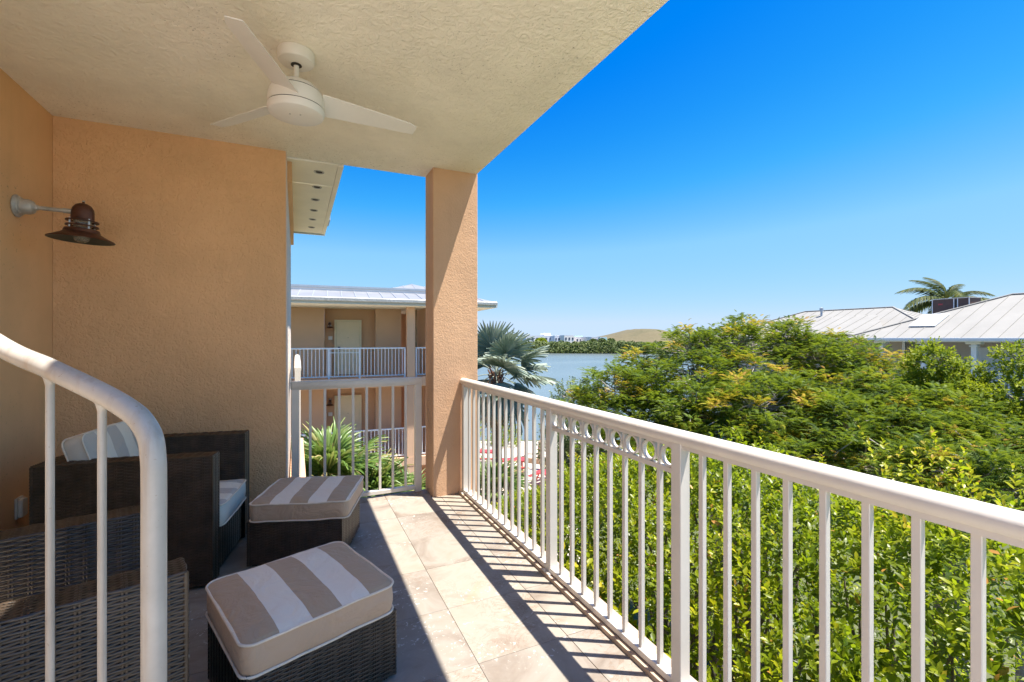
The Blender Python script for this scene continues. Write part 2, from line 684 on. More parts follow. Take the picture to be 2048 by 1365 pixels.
def sprigs(pos, dirs, nl, length, leaf, tint_base, simple_leaf=False):
    """leafy shoots: spiral of leaves along a stem; pos, dirs (S,3)"""
    S = len(pos)
    dirs = dirs / np.linalg.norm(dirs, axis=1, keepdims=True)
    k = np.arange(nl)
    t = (k + .5) / nl
    side = np.cross(dirs, rand_dirs(S))
    side /= np.linalg.norm(side, axis=1, keepdims=True)
    other = np.cross(dirs, side)
    ang = k * 2.4 + rng.uniform(0, 6.28, (S, 1))
    rad = side[:, None, :] * np.cos(ang)[..., None] + other[:, None, :] * np.sin(ang)[..., None]
    L = length * rng.uniform(.7, 1.2, (S, 1))
    p = pos[:, None, :] + dirs[:, None, :] * (L * t)[..., None]
    open_ = (1.0 - .62 * t)[None, :, None]
    ax = rad * open_ + dirs[:, None, :] * (.25 + .6 * t)[None, :, None] + rng.normal(scale=.18, size=(S, nl, 3))
    nrm = dirs[:, None, :] - rad * .35 + rng.normal(scale=.25, size=(S, nl, 3)) + np.array([0, 0, .35])
    sz = leaf * rng.uniform(.7, 1.2, (S, nl)) * (1.05 - .45 * t)[None, :]
    ti = np.clip(tint_base[:, None] + .30 * (t[None, :] - .45) + rng.normal(scale=.10, size=(S, nl)), 0, 1)
    ti = np.where(rng.random(ti.shape) < .012, 1.0, ti)
    tv, tf = (SLEAF_V, SLEAF_F) if simple_leaf else (LEAF_V, LEAF_F)
    return scatter(tv, tf, p.reshape(-1, 3), frames(ax.reshape(-1, 3), nrm.reshape(-1, 3)), sz.ravel(), ti.ravel())


def nz(x, y, z=0, s=1.0):
    return mnoise.noise(Vector((x * s, y * s, z * s)))


# ------------------------------------------------------------------ ground, water, far shore
def lin(lat, D, z):
    return Vector((lat * cs + D * sn, -lat * sn + D * cs, z))


gm = MB()
Ds = [-200, -20, 10, 34.5, 36.5, 246, 250, 300, 500, 1500, 5500]
Zs = [-6.2, -6.2, -6.2, -6.2, -8.5, -8.5, -6.4, -6.0, -6.0, -6.0, -6.0]
Ls = [-5500, -300, -60, -20, 0, 20, 60, 140, 300, 5500]
vs = [lin(l, D, z) for D, z in zip(Ds, Zs) for l in Ls]
nL = len(Ls)
gm.add(vs, [(i * nL + j, i * nL + j + 1, (i + 1) * nL + j + 1, (i + 1) * nL + j) for i in range(len(Ds) - 1) for j in range(nL - 1)])
tag(gm.build('ground', 'turf'), kind='structure')
wm = MB()
wm.add([lin(-5500, 30, -6.9), lin(5500, 30, -6.9), lin(5500, 5500, -6.9), lin(-5500, 5500, -6.9)], [(0, 1, 2, 3)])
# the lake lies under the far land, which stands higher
tag(wm.build('lake', 'lake_water'), kind='structure')
pm = MB()
pm.add([lin(-8, 9, -6.19), lin(.8, 9, -6.19), lin(6, 31, -6.19), lin(5, 34, -6.19), lin(-10, 34.3, -6.19)], [(0, 1, 2, 3, 4)])
tag(pm.build('plaza', 'sand_paving'), kind='structure')

pa = MB()
pa.add([lin(-40, 8, -6.185), lin(-8.02, 8, -6.185), lin(-10.02, 30, -6.185), lin(-40, 34, -6.185)], [(0, 1, 2, 3)])
tag(pa.build('path', 'sand_paving'), kind='structure')

# hill beyond the far shore
hm = MB()
nx, ny = 60, 24
hv = []
for j in range(ny):
    for i in range(nx):
        lat = 40 + 330 * i / (nx - 1)
        D = 430 + 240 * j / (ny - 1)
        px = 1024 + F * lat / 500
        key = [(1120, 0), (1180, .30), (1225, .52), (1285, .98), (1320, .93), (1345, .80), (1380, .55), (1450, .42), (1560, .25), (1720, 0)]
        h = 0
        for (a, ha), (b, hb) in zip(key, key[1:]):
            if a <= px <= b:
                h = ha + (hb - ha) * (px - a) / (b - a)
        prof = min(1, max(0, (D - 430) / 70)) * min(1, max(0, (670 - D) / 100))
        z = -6.3 + (17.6 * h + .5) * prof + nz(lat, D, 0, .05) * .5 * prof
        hv.append(lin(lat, D, z))
hm.add(hv, [(j * nx + i, j * nx + i + 1, (j + 1) * nx + i + 1, (j + 1) * nx + i) for j in range(ny - 1) for i in range(nx - 1)])
tag(hm.build('hill', 'dry_grass', smooth=True), kind='structure')

# mangroves: a far wood that reads as one mass
N = 95000
lat = rng.uniform(-220, 260, N)
dep = rng.uniform(0, 26, N) ** 1.0
hgt = np.array([5.6 + 1.6 * nz(a, b, 0, .11) + 1.5 * nz(a, b, 3, .3) for a, b in zip(lat, dep)])
hgt = (hgt + .1) * np.clip((dep + 1.2) / 5.0, .15, 1) * .95
fz = 1 - rng.uniform(0, 1, N) ** 2.2 * .9
z = -7.0 + hgt * fz
D = 247 + dep
shore = 247 - 12 * np.clip((lat - 20) / 60, 0, 1)
P = np.stack([lat * cs + (D - (247 - shore)) * sn, -lat * sn + (D - (247 - shore)) * cs, z], 1)
ax = rand_dirs(N)
ax[:, 2] *= .5
nr = rand_dirs(N) + np.array([-.1, -.6, .8])
tint = np.clip(.5 + .25 * rng.normal(size=N) + .25 * np.array([nz(a, b, 9, .12) for a, b in zip(lat, dep)]), 0, 1)
CL_V = np.array([(-.5, -.3, 0), (.4, -.45, .1), (.55, .35, -.05), (-.35, .5, .12)])
CL_F = np.array([(0, 1, 2, 3)])
v, f, t = scatter(CL_V, CL_F, P, frames(ax, nr), rng.uniform(.45, 1.05, N), tint)
tag(link('mangrove_wood', npmesh('mangrove_wood', v, f, 'mangrove_leaf', t)),
    'dense green mangrove wood lining the far shore of the lake', 'mangroves', kind='stuff')


def far_block(name, label, pxa, pxb, ytop, D, mat, wins=0, extra=None, group=None):
    a, b = at(pxa, 676, D), at(pxb, 676, D)
    zt = EYE + D * (676 - ytop) / F
    ctr = (a + b) / 2
    w = (b - a).length
    t = thing(name, label, 'building', (ctr.x, ctr.y, -6.3), R(-6), group)
    H = zt + 6.3
    MB().box(-w / 2, w / 2, 0, 14, 0, H).build('wall', mat, t)
    MB().box(-w / 2 - .02, w / 2 + .02, -.02, 14.02, H, H + .35).build('parapet', 'white_far', t)
    for i in range(wins):
        x = -w / 2 + w * (i + .5) / wins
        MB().box(x - w / wins * .22, x + w / wins * .22, -.12, .0, H - 2.6, H - 1.1).build('window', 'window_far', t)
    if extra:
        x0, x1, h, m = extra
        MB().box(-w / 2 + w * x0, -w / 2 + w * x1, 3, 10, H + .35, H + h).build('rooftop_room', m, t)
    return t


far_block('school_building', 'long pale lilac building with a rooftop room across the lake', 1050, 1108, 672.5, 300, 'white_far', 6, (.75, .98, 1.9, 'white_far'))
far_block('school_building', 'pale violet block with dark square windows across the lake', 1108.6, 1127, 673, 297, 'white_far', 3)
far_block('school_building', 'cream block with three window bays across the lake', 1127.6, 1150, 672, 292, 'cream_far', 3)
far_block('school_building', 'low pale block under a green roof across the lake', 1150.6, 1172, 675, 300, 'cream_far', 3, (.0, .95, .9, 'green_far'))
far_block('house', 'pink house between palms on the far shore', 1182, 1198, 675.5, 285, 'cream_far', 2)
far_block('house', 'turquoise house rightmost of the far shore buildings', 1199, 1215, 675.5, 285, 'aqua_far', 2)
for i, (px, yt, D, w, m, lb) in enumerate([(1082, 676, 280, 4.2, 'bright_leaf', 'bright green round tree in front of the far lilac building'),
                                    (1186, 677, 279, 2.6, 'mangrove_leaf', 'dark tree before the pink house across the lake'),
                                    (1204, 675.5, 278, 2.4, 'mangrove_leaf', 'dark tree before the turquoise house across the lake'),
                                    (1222, 676, 278, 2.6, 'mangrove_leaf', 'dark round tree at the foot of the brown hill')]):
    c = at(px, yt + 4, D)
    tr = thing('shore_tree', lb, 'tree', (c.x, c.y, -6.3), 0)
    n = 900
    q = rand_dirs(n) * (rng.uniform(.5, 1, (n, 1)) ** .5) * np.array([w, w, w * .8]) + np.array([0, 0, c.z + 6.3 - w * .5])
    v, f, t = scatter(CL_V, CL_F, q, frames(rand_dirs(n), rand_dirs(n) + [0, 0, .8]), rng.uniform(.6, 1.1, n), np.clip(rng.normal(.5, .2, n), 0, 1))
    tag(link('crown', npmesh('crown', v, f, m, t), tr), kind='stuff')
    MB().tube([(0, 0, 0), (0, 0, c.z + 6)], .25, 6).build('trunk', 'bark', tr)

# ------------------------------------------------------------------ our building: floor, walls, ceiling, column
H = 2.98
XW, XE, YB = -1.53, 1.54, 4.25
fl = MB().box(-3.2, 1.50, -.4, 4.36, -.30, -.012).build('floor', 'grout')
tag(fl, kind='structure')
tag(MB().box(-9.0, 1.50, -11, -.402, -.30, -.001).build('bounce_deck', 'bounce_concrete'), kind='structure')  # unseen pale deck, added to bounce sun up to the ceiling
T = .4572
xs = [.73 + T * k for k in range(-8, 2)]
ys = [1.915 + T * k for k in range(-5, 6)]
tile_mesh = MB().box(.0009, T - .0009, .0009, T - .0009, 0, .012, ch=.001).mesh('tile', 'travertine')
for x in xs[:-1]:
    for y in ys[:-1]:
        if x + T <= -3.2:
            continue
        o = link('tile', tile_mesh, fl, (x, y, -.012 + random.uniform(-.0006, .0006)))
for k, y in enumerate(ys[:-1]):
    y1 = min(y + T, 4.34)
    MB().box(xs[-1] + .0015, 1.49, y + .0015, y1 - .0015, 0, .012, ch=.0012).build('tile', 'travertine', fl, loc=(0, 0, -.012))
for x in xs[:-1]:
    MB().box(x + .0015, x + T - .0015, ys[-1] + .0015, 4.34, 0, .012, ch=.0012).build('tile', 'travertine', fl, loc=(0, 0, -.012))
tag(MB().box(1.36, 1.50, -5.5, 4.07, .0, .022).build('floor_edging', 'sill_stone'), kind='structure')

# far wall of the balcony; it runs on as the side of the building
tag(MB().box(XW, -.080, YB, 7.5, -6.2, H).build('back_wall', 'wall_stucco'), kind='structure')
tag(MB().box(XW - .25, XW - .002, -.4, 7.5, -6.2, H).build('side_wall', 'side_wall_stucco'), kind='structure')

tag(MB().box(-.079, -.072, YB + .001, 7.5, -6.2, H - .001).build('sunlit_wall_face', 'sunlit_stucco'), kind='structure')  # thin slab over the wall end, its sunlit look painted in paler stucco
tag(MB().box(-.071, -.035, 4.45, 7.45, 2.79, H - .012).build('frieze_board', 'wall_stucco'), kind='structure')

# ceiling slab: it stops short of the spiral stair, which climbs in the open, and is cut back for sun on the added deck behind
HX0, HX1, HY0, HY1 = -1.45, .17, .02, 1.52
cm = MB()
cm.box(XW - .25, HX1, HY1, 4.37, H, H + .35)
cm.box(HX1, XE, .60, 4.37, H, H + .35)
tag(cm.build('ceiling', 'ceiling_stucco'), kind='structure')
# soffit of the roof beyond
so = thing('roof_soffit', 'cream roof soffit with round vents beyond the balcony ceiling', 'soffit', (0, 0, 0))
MB().box(-.078, .335, 4.385, 5.02, H - .01, H + .02).build('soffit_board', 'soffit_paint', so)
MB().box(-.078, .335, 5.026, 7.35, H - .01, H + .02).build('soffit_board', 'soffit_paint', so)
MB().box(.337, .385, 4.385, 7.35, H - .016, H + .16, ch=.004).build('fascia', 'soffit_paint', so)
MB().box(-.078, .385, 7.352, 7.385, H - .03, H + .16).build('fascia', 'gutter_paint', so)
MB().box(.387, .43, 6.9, 7.30, H + .10, H + .16).build('drip_edge', 'roof_seam_metal', so)
for k in range(6):
    M = Matrix.Translation((.19, 4.62 + k * .47, H - .011))
    MB().lathe([(.0, -.001), (.033, -.001), (.043, -.006), (.046, 0), (.047, .002)], 20, M).build('vent', 'weathered_zinc', so, smooth=True)
    MB().lathe([(.0, -.003), (.030, -.003), (.031, -.001)], 16, M).build('vent_mesh', 'dark_gap', so)

# column with a slightly flared head
colm = MB().box(1.118, 1.548, 4.085, 4.355, -6.2, H + .002, ch=.006)
tag(colm.build('column', 'column_stucco'), 'tan stucco column at the corner where the two railings meet', 'column')

# ------------------------------------------------------------------ railings
ch_sq = lambda w, z0, z1: MB().box(-w / 2, w / 2, -w / 2, w / 2, z0, z1, ch=.0018)
bal_mesh = ch_sq(.021, .052, 1.012).mesh('baluster', 'rail_paint')
bal_short = ch_sq(.021, .052, .886).mesh('baluster', 'rail_paint')
post_mesh = MB().box(-.026, .026, -.026, .026, .0, 1.02, ch=.0025).mesh('post', 'rail_paint')


def cap_profile():
    P = []
    for k in range(20):
        t = 2 * PI * k / 20
        P.append((.036 * math.cos(t), 1.038 + .030 * math.sin(t)))
    return P


def sweep(prof, y0, y1, name, parent, smooth=True, skew=0.0):
    n = len(prof)
    mb = MB()
    vs = [(x, y0, z) for x, z in prof] + [(x, y1 + skew * x, z) for x, z in prof]
    fs = [(i, n + i, n + (i + 1) % n, (i + 1) % n) for i in range(n)] + [tuple(range(n)), tuple(reversed(range(n, 2 * n)))]
    mb.add(vs, fs)
    return mb.build(name, 'rail_paint', parent, smooth=smooth)


rl = thing('balcony_railing', 'long white metal balcony railing with a row of rings along the right edge', 'railing', (1.405, 0, 0))
sweep(cap_profile(), -2.4, 4.083, 'top_rail', rl)
MB().box(-.023, .023, -2.4, 4.07, .026, .056, ch=.003).build('bottom_rail', 'rail_paint', rl)
MB().box(-.018, .018, -2.4, 4.07, .996, 1.016).build('rail_channel', 'rail_paint', rl)
posts = [4.03, 2.445, 1.405, -.62]
plate_mesh = MB().box(-.045, .045, -.04, .04, .022, .029, ch=.001).mesh('base_plate', 'rail_paint')
bolt_mesh = MB().lathe([(.006, .029), (.006, .033), (.004, .035), (0, .035)], 8).mesh('bolt', 'weathered_zinc')
for y in posts:
    po = link('post', post_mesh, rl, (0, y, .012))
    pl_ = link('base_plate', plate_mesh, rl, (0, y, 0))
    for sx_ in (-.036, .036):
        link('bolt', bolt_mesh, pl_, (sx_, .0, 0))
for a, b, n in ((4.03, 2.445, 13), (1.405, -.62, 17), (-.62, -2.4, 15)):
    for k in range(1, n + 1):
        link('baluster', bal_mesh, rl, (0, a + (b - a) * k / (n + 1), 0))
for k in range(1, 9):
    link('baluster', bal_short, rl, (0, 2.445 + (1.405 - 2.445) * k / 9, 0))
MB().box(-.012, .012, 1.431, 2.419, .884, .906, ch=.0015).build('frieze_rail', 'rail_paint', rl)
# rings: flat rings with depth, standing on the frieze rail
rg = MB()
n = 28
ro, ri, hw = .0445, .0375, .011
vs, fs = [], []
for k in range(n):
    t = 2 * PI * k / n
    for r, x in ((ro, -hw), (ro, hw), (ri, hw), (ri, -hw)):
        vs.append((x, r * math.cos(t), r * math.sin(t)))
for k in range(n):
    k2 = (k + 1) % n
    for j in range(4):
        j2 = (j + 1) % 4
        fs.append((k * 4 + j, k * 4 + j2, k2 * 4 + j2, k2 * 4 + j))
rg.add(vs, fs)
ring_mesh = rg.mesh('ring', 'rail_paint', smooth=40)
for k in range(9):
    link('ring', ring_mesh, rl, (0, 2.445 - 1.04 * (k + .5) / 9, .9515))
spacer = MB().box(-.010, .010, -.0055, .0055, .906, .997).mesh('spacer', 'rail_paint')
for k in range(1, 9):
    link('spacer', spacer, rl, (0, 2.445 - 1.04 * k / 9, 0))

r2 = thing('balcony_railing', 'short white railing across the far end between the wall and the column', 'railing', (0, 4.31, 0))
MB().box(-.045, 1.075, -.030, .030, 1.0, 1.07, ch=.012).build('top_rail', 'rail_paint', r2, smooth=40)
MB().box(-.01, 1.05, -.021, .021, .025, .06, ch=.003).build('bottom_rail', 'rail_paint', r2)
for x in (-.008, 1.035):
    link('post', post_mesh, r2, (x, 0, .002)).scale = (1.15, 1, .985)
for k in range(1, 9):
    o = link('baluster', bal_mesh, r2, (-.008 + 1.043 * k / 9, 0, 0))
    o.scale = (1.0, 1, 1)

# neighbouring outside stair rail seen edge-on past the wall end
r3 = thing('stair_railing', 'white stair railing seen end on past the far wall corner', 'railing', (.012, 5.2, 0))
pr = [(.036 * math.cos(2 * PI * k / 16), .040 * math.sin(2 * PI * k / 16)) for k in range(16)]
mb = MB()
mb.tube([(0, 0, 1.115), (0, .75, 1.17), (0, 2.0, 1.17)], .034, 16)
mb.build('top_rail', 'rail_paint', r3, smooth=40)
MB().box(-.02, .02, 0, 2.0, .02, .06).build('bottom_rail', 'rail_paint', r3)
for y in (.02, 1.0, 1.95):
    MB().box(-.028, .028, y - .028, y + .028, -.1, 1.14, ch=.003).build('post', 'rail_paint', r3)
for k in range(1, 17):
    if k != 8:
        MB().box(-.010, .010, .02 + k * .118 - .01, .02 + k * .118 + .01, .05, 1.11).build('baluster', 'rail_paint', r3)
tag(MB().box(-.06, .09, 4.6, 7.4, -.4, -.02).build('landing', 'column_stucco'), kind='structure')

# ------------------------------------------------------------------ spiral stair
def catmull(P, n=8):
    P = [Vector(p) for p in P]
    P = [P[0] * 2 - P[1]] + P + [P[-1] * 2 - P[-2]]
    out = []
    for i in range(1, len(P) - 2):
        for k in range(n):
            t = k / n
            a, b, c, d = P[i - 1:i + 3]
            out.append(.5 * ((2 * b) + (c - a) * t + (2 * a - 5 * b + 4 * c - d) * t * t + (3 * b - a - 3 * c + d) * t ** 3))
    out.append(P[-2])
    return out


SC = Vector((-.93, .80, 0))
st = thing('spiral_staircase', 'white spiral staircase with a thick bent pipe handrail and thin balusters', 'staircase', SC)
post_b = at(308, 1000, .875)
hp = [Vector((post_b.x, post_b.y, z_)) for z_ in (.02, .22, .42, .62, .80, .96, 1.08)] + [at(308, 965, .875), at(307, 920, .876), at(301, 876, .88), at(282, 842, .888), at(255, 818, .897),
      at(204, 788, .915), at(100, 738, .955), at(0, 692, 1.0)]
end = hp[-1]
a0 = math.atan2(end.y - SC.y, end.x - SC.x)
r0 = math.hypot(end.y - SC.y, end.x - SC.x)
for k in range(1, 16):
    a = a0 + k * R(17)
    r = r0 + (.66 - r0) * min(1, k / 4)
    hp.append(Vector((SC.x + r * math.cos(a), SC.y + r * math.sin(a), end.z + k * .135)))
pts = catmull(hp, 7)
MB().tube([p - SC for p in pts], .0202, 24).build('handrail', 'worn_pipe_paint', st, smooth=60)


def bal(px, py, d, zfoot):
    p = at(px, py, d) - SC
    mb = MB()
    mb.tube([(p.x, p.y, zfoot), (p.x, p.y, p.z - .005)], .0073, 14)
    mb.lathe([(.0073, -.034), (.0105, -.02), (.014, -.012)], 14, Matrix.Translation((p.x, p.y, p.z)))
    mb.build('baluster', 'worn_pipe_paint', st, smooth=60)
    return p


bal(204, 788, .915, .2)
bal(100, 738, .955, .4)
MB().tube([(0, 0, 0), (0, 0, H + 1.0)], .045, 20).build('centre_pole', 'worn_pipe_paint', st, smooth=60)
for k in range(14):
    a = R(15) + k * R(22)
    zt = .2 + k * .2
    w = R(15)
    mb = MB()
    rr = .62
    poly = [(.04 * math.cos(a - w), .04 * math.sin(a - w))] + [(rr * math.cos(a + w * s), rr * math.sin(a + w * s)) for s in (-1, -.5, 0, .5, 1)] + [(.04 * math.cos(a + w), .04 * math.sin(a + w))]
    mb.prism(poly, zt - .03, zt)
    mb.build('tread', 'worn_pipe_paint', st)
    if k > 3:
        MB().tube([(rr * .97 * math.cos(a), rr * .97 * math.sin(a), zt - .02), (rr * .97 * math.cos(a), rr * .97 * math.sin(a), zt + .88)], .0085, 10).build('baluster', 'worn_pipe_paint', st, smooth=60)

# ------------------------------------------------------------------ ceiling fan
FX, FY = 0.0, 2.75
fan = thing('ceiling_fan', 'white three bladed ceiling fan hanging from the stucco ceiling', 'ceiling fan', (FX, FY, H))
MB().lathe([(.0, 0), (.088, 0), (.093, -.006), (.093, -.045), (.086, -.058), (.05, -.068), (.03, -.070), (.0, -.070)], 48).build('canopy', 'fan_paint', fan, smooth=35)
MB().lathe([(.026, -.068), (.028, -.073), (.020, -.076), (.0, -.077)], 24).build('canopy_collar', 'dark_gap', fan, smooth=40)
MB().tube([(0, 0, -.06), (0, 0, -.17)], .0135, 16).build('downrod', 'fan_paint', fan, smooth=60)
MB().lathe([(.0, -.150), (.035, -.152), (.045, -.165), (.10, -.185), (.122, -.205), (.128, -.216), (.0, -.217)], 48).build('motor_cap', 'fan_paint', fan, smooth=35)
MB().lathe([(.0, -.216), (.1255, -.216), (.1255, -.222), (.0, -.223)], 40).build('seam_ring', 'dark_gap', fan)
MB().lathe([(.0, -.2215), (.131, -.2215), (.139, -.25), (.142, -.28), (.142, -.300), (.0, -.301)], 56).build('motor_housing', 'fan_paint', fan, smooth=35)
MB().lathe([(.0, -.300), (.1385, -.300), (.1385, -.305), (.0, -.306)], 40).build('seam_ring', 'dark_gap', fan)
MB().lathe([(.0, -.3045), (.142, -.3045), (.1415, -.325), (.134, -.340), (.11, -.350), (.06, -.356), (.0, -.358)], 56).build('light_cover', 'fan_paint', fan, smooth=35)
for sx, sy in ((.02, -.03), (-.03, -.02)):
    MB().lathe([(.0, -.360), (.004, -.359), (.005, -.354)], 8, Matrix.Translation((sx, sy - .02, 0))).build('screw', 'weathered_zinc', fan)
bl = MB()
vs = []
nb = 12
for i in range(nb + 1):
    t = i / nb
    r = .125 + .535 * t
    lead = .066 - .018 * t            # straight leading edge
    trail = -.080 + .038 * t ** 1.3
    if t > .93:
        trail += (t - .93) * .25
    pitch = -(R(22) - R(10) * t)
    for yy in (lead, trail):
        for zz in (0.0025, -.0025):
            vs.append((r, yy * math.cos(pitch), zz + yy * math.sin(pitch) - .008 * t))
fs = []
for i in range(nb):
    a = i * 4
    b = a + 4
    fs += [(a, b, b + 2, a + 2), (a + 1, a + 3, b + 3, b + 1), (a, a + 1, b + 1, b), (a + 2, b + 2, b + 3, a + 3)]
fs += [(0, 2, 3, 1), (nb * 4, nb * 4 + 1, nb * 4 + 3, nb * 4 + 2)]
bl.add(vs, fs)
blm = bl.mesh('fan_blade', 'fan_paint')
for ang in (249, 5, 130):
    o = link('fan_blade', blm, fan, (0, 0, -.262))
    o.rotation_euler = (0, 0, R(ang))

# ------------------------------------------------------------------ wall lamp
def wall_lamp(name, label, loc, rz, s=1.0, full=True, group=None):
    t = thing(name, label, 'wall lamp', loc, rz, group)
    RX = Matrix.Rotation(R(90), 4, 'Y')
    MB().lathe([(.0, 0), (.066, 0), (.068, .006), (.060, .016), (.056, .018), (.054, .024), (.046, .028), (.045, .060), (.036, .078), (.018, .088), (.016, .098), (.0, .1)], 32, RX).build('wall_base', 'weathered_zinc', t, smooth=30)
    MB().tube([(.09, 0, 0), (.25, 0, -.004)], .0125, 14).build('arm', 'weathered_zinc', t, smooth=60)
    MB().tube([(.215, 0, -.003), (.262, 0, -.004)], .0155, 14).build('arm_socket', 'weathered_zinc', t, smooth=60)
    hx = .31
    Mh = Matrix.Translation((hx, 0, 0)) @ Matrix.Rotation(R(2.5), 4, 'Y')
    MB().lathe([(.0, .062), (.006, .062), (.007, .052), (.02, .050), (.038, .040), (.052, .018), (.056, -.005), (.057, -.050), (.0, -.052)], 32, Mh).build('cap', 'rusty_copper', t, smooth=35)
    MB().lathe([(.006, .07), (.0075, .062), (.0, .072)], 10, Mh).build('finial', 'weathered_zinc', t)
    MB().lathe([(.044, -.05), (.044, -.125), (.040, -.125), (.040, -.05)], 28, Mh).build('glass_cylinder', 'bulb_glass', t, smooth=40)
    for z in (-.055, -.085):
        MB().lathe([(.058, z), (.080, z - .003), (.081, z - .010), (.058, z - .009), (.058, z)], 32, Mh).build('guard_ring', 'rusty_copper', t, smooth=30)
    for k in range(4):
        a = R(45 + 90 * k)
        MB().tube([Mh @ Vector((.066 * math.cos(a), .066 * math.sin(a), -.05)), Mh @ Vector((.066 * math.cos(a), .066 * math.sin(a), -.125))], .005, 8).build('guard_post', 'brushed_post', t)
    sh = MB()
    sh.lathe([(.045, -.112), (.084, -.113), (.088, -.124), (.090, -.134), (.102, -.143), (.135, -.162), (.161, -.175), (.164, -.180), (.161, -.181)], 48, Mh, 0)
    sh.lathe([(.161, -.181), (.132, -.168), (.100, -.149), (.086, -.140), (.045, -.125)], 48, Mh, 1)
    sh.build('lamp_shade', ['rusty_copper', 'shade_inner'], t, smooth=35)
    MB().lathe([(.0, -.195), (.02, -.192), (.034, -.182), (.040, -.168), (.038, -.152), (.022, -.13), (.018, -.11), (.0, -.11)], 24, Mh).build('bulb', 'bulb_glass', t, smooth=60)
    t.scale = (s, s, s)
    return t


wall_lamp('wall_lamp', 'rusty brown barn style wall lamp on a grey arm on the left wall', (XW, 3.79, 2.235), 0, 1.0)

# outlet cover
oc = thing('outlet_cover', 'small cream outlet cover low on the left wall', 'outlet', (XW, 3.81, .41))
MB().box(-.002, .010, -.038, .038, -.062, .062, ch=.003).build('back_plate', 'outlet_plastic', oc)
MB().box(.010, .032, -.033, .033, -.055, .050, ch=.005).build('flap', 'outlet_plastic', oc)
MB().box(.010, .030, -.012, .012, .050, .058, ch=.002).build('hinge', 'outlet_plastic', oc)


# ------------------------------------------------------------------ wicker furniture
def weave(chunks, O, U, V, w, h, stake=.046, pitch=.0082, sub=4, amp=.0032, phase=0):
    """strands along U woven over stakes along V; face normal is U x V"""
    O, U, V = np.array(O, float), np.array(U, float), np.array(V, float)
    Nn = np.cross(U, V)
    rows = max(2, int(round(h / pitch)))
    p = h / rows
    ns = max(2, int(round(w / stake)))
    sk = w / ns
    nu = ns * sub + 1
    u = np.linspace(0, w, nu)
    r = np.arange(rows)
    off = amp * np.cos(PI * u / sk + PI / 2 * 0)[None, :] * np.where((r + phase) % 2 == 0, 1, -1)[:, None]
    jit = rng.normal(scale=.0005, size=(rows, nu))
    cz = (r + .5) * p
    pr = [(-.5, -.0006), (.0, .0024), (.5, -.0006)]
    K = len(pr)
    V4 = np.zeros((rows, nu, K, 3))
    for j, (a, b) in enumerate(pr):
        vv = cz[:, None] + a * p + jit
        nn = off + b
        V4[:, :, j, :] = O + u[None, :, None] * U + vv[..., None] * V + nn[..., None] * Nn
    idx = np.arange(rows * nu * K).reshape(rows, nu, K)
    a = idx[:, :-1, :-1].ravel(); b = idx[:, 1:, :-1].ravel(); c = idx[:, 1:, 1:].ravel(); d = idx[:, :-1, 1:].ravel()
    chunks.append((V4.reshape(-1, 3), np.stack([a, b, c, d], 1)))
    # stakes, in pairs
    vs, fs = [], []
    for k in range(ns + 1):
        for e in (-.0045, .0045):
            c0 = min(max(k * sk + e, .003), w - .003)
            base = len(vs)
            for uu, nn in ((-.0034, 0), (0, .0022), (.0034, 0)):
                for hh in (0, h):
                    vs.append(O + (c0 + uu) * U + hh * V + nn * Nn)
            fs += [(base, base + 2, base + 3, base + 1), (base + 2, base + 4, base + 5, base + 3)]
    chunks.append((np.array(vs), np.array(fs)))


def join(chunks):
    vs, fs, o = [], [], 0
    for v, f in chunks:
        vs.append(v)
        fs.append(f + o)
        o += len(v)
    return np.concatenate(vs), np.concatenate(fs)


def wicker_box(name, parent, x0, x1, y0, y1, z0, z1, faces='xXyYT', edge=True):
    """a woven box: dark core, a weave on each named face, corner cords"""
    e = .006
    core = MB().box(x0 + e, x1 - e, y0 + e, y1 - e, z0, z1 - e)
    ch = []
    if 'x' in faces:
        weave(ch, (x0, y1, z0), (0, -1, 0), (0, 0, 1), y1 - y0, z1 - z0)
    if 'X' in faces:
        weave(ch, (x1, y0, z0), (0, 1, 0), (0, 0, 1), y1 - y0, z1 - z0)
    if 'y' in faces:
        weave(ch, (x0, y0, z0), (1, 0, 0), (0, 0, 1), x1 - x0, z1 - z0)
    if 'Y' in faces:
        weave(ch, (x1, y1, z0), (-1, 0, 0), (0, 0, 1), x1 - x0, z1 - z0)
    if 'T' in faces:
        if x1 - x0 > y1 - y0:
            weave(ch, (x0, y0, z1), (1, 0, 0), (0, 1, 0), x1 - x0, y1 - y0, amp=.003)
        else:
            weave(ch, (x0, y1, z1), (0, -1, 0), (1, 0, 0), y1 - y0, x1 - x0, amp=.003)
    v, f = join(ch)
    me = npmesh(name, v, f, 'resin_wicker', smooth=True)
    o = link(name, me, parent)
    cd = MB()
    cd.v, cd.f, cd.mi, cd.n = core.v, core.f, core.mi, core.n
    cd.build('core', 'wicker_core', o)
    if edge:
        g = MB()
        r = .0075
        for x, y in ((x0, y0), (x1, y0), (x1, y1), (x0, y1)):
            g.tube([(x - math.copysign(.003, x - (x0 + x1) / 2), y - math.copysign(.003, y - (y0 + y1) / 2), z0), (x - math.copysign(.003, x - (x0 + x1) / 2), y - math.copysign(.003, y - (y0 + y1) / 2), z1 - .002)], r, 8)
        g.loop([(x0 + .002, y0 + .002, z1 - .002), (x1 - .002, y0 + .002, z1 - .002), (x1 - .002, y1 - .002, z1 - .002), (x0 + .002, y1 - .002, z1 - .002)], .004, 8)
        g.build('corner_cord', 'resin_wicker', o, smooth=60)
    return o


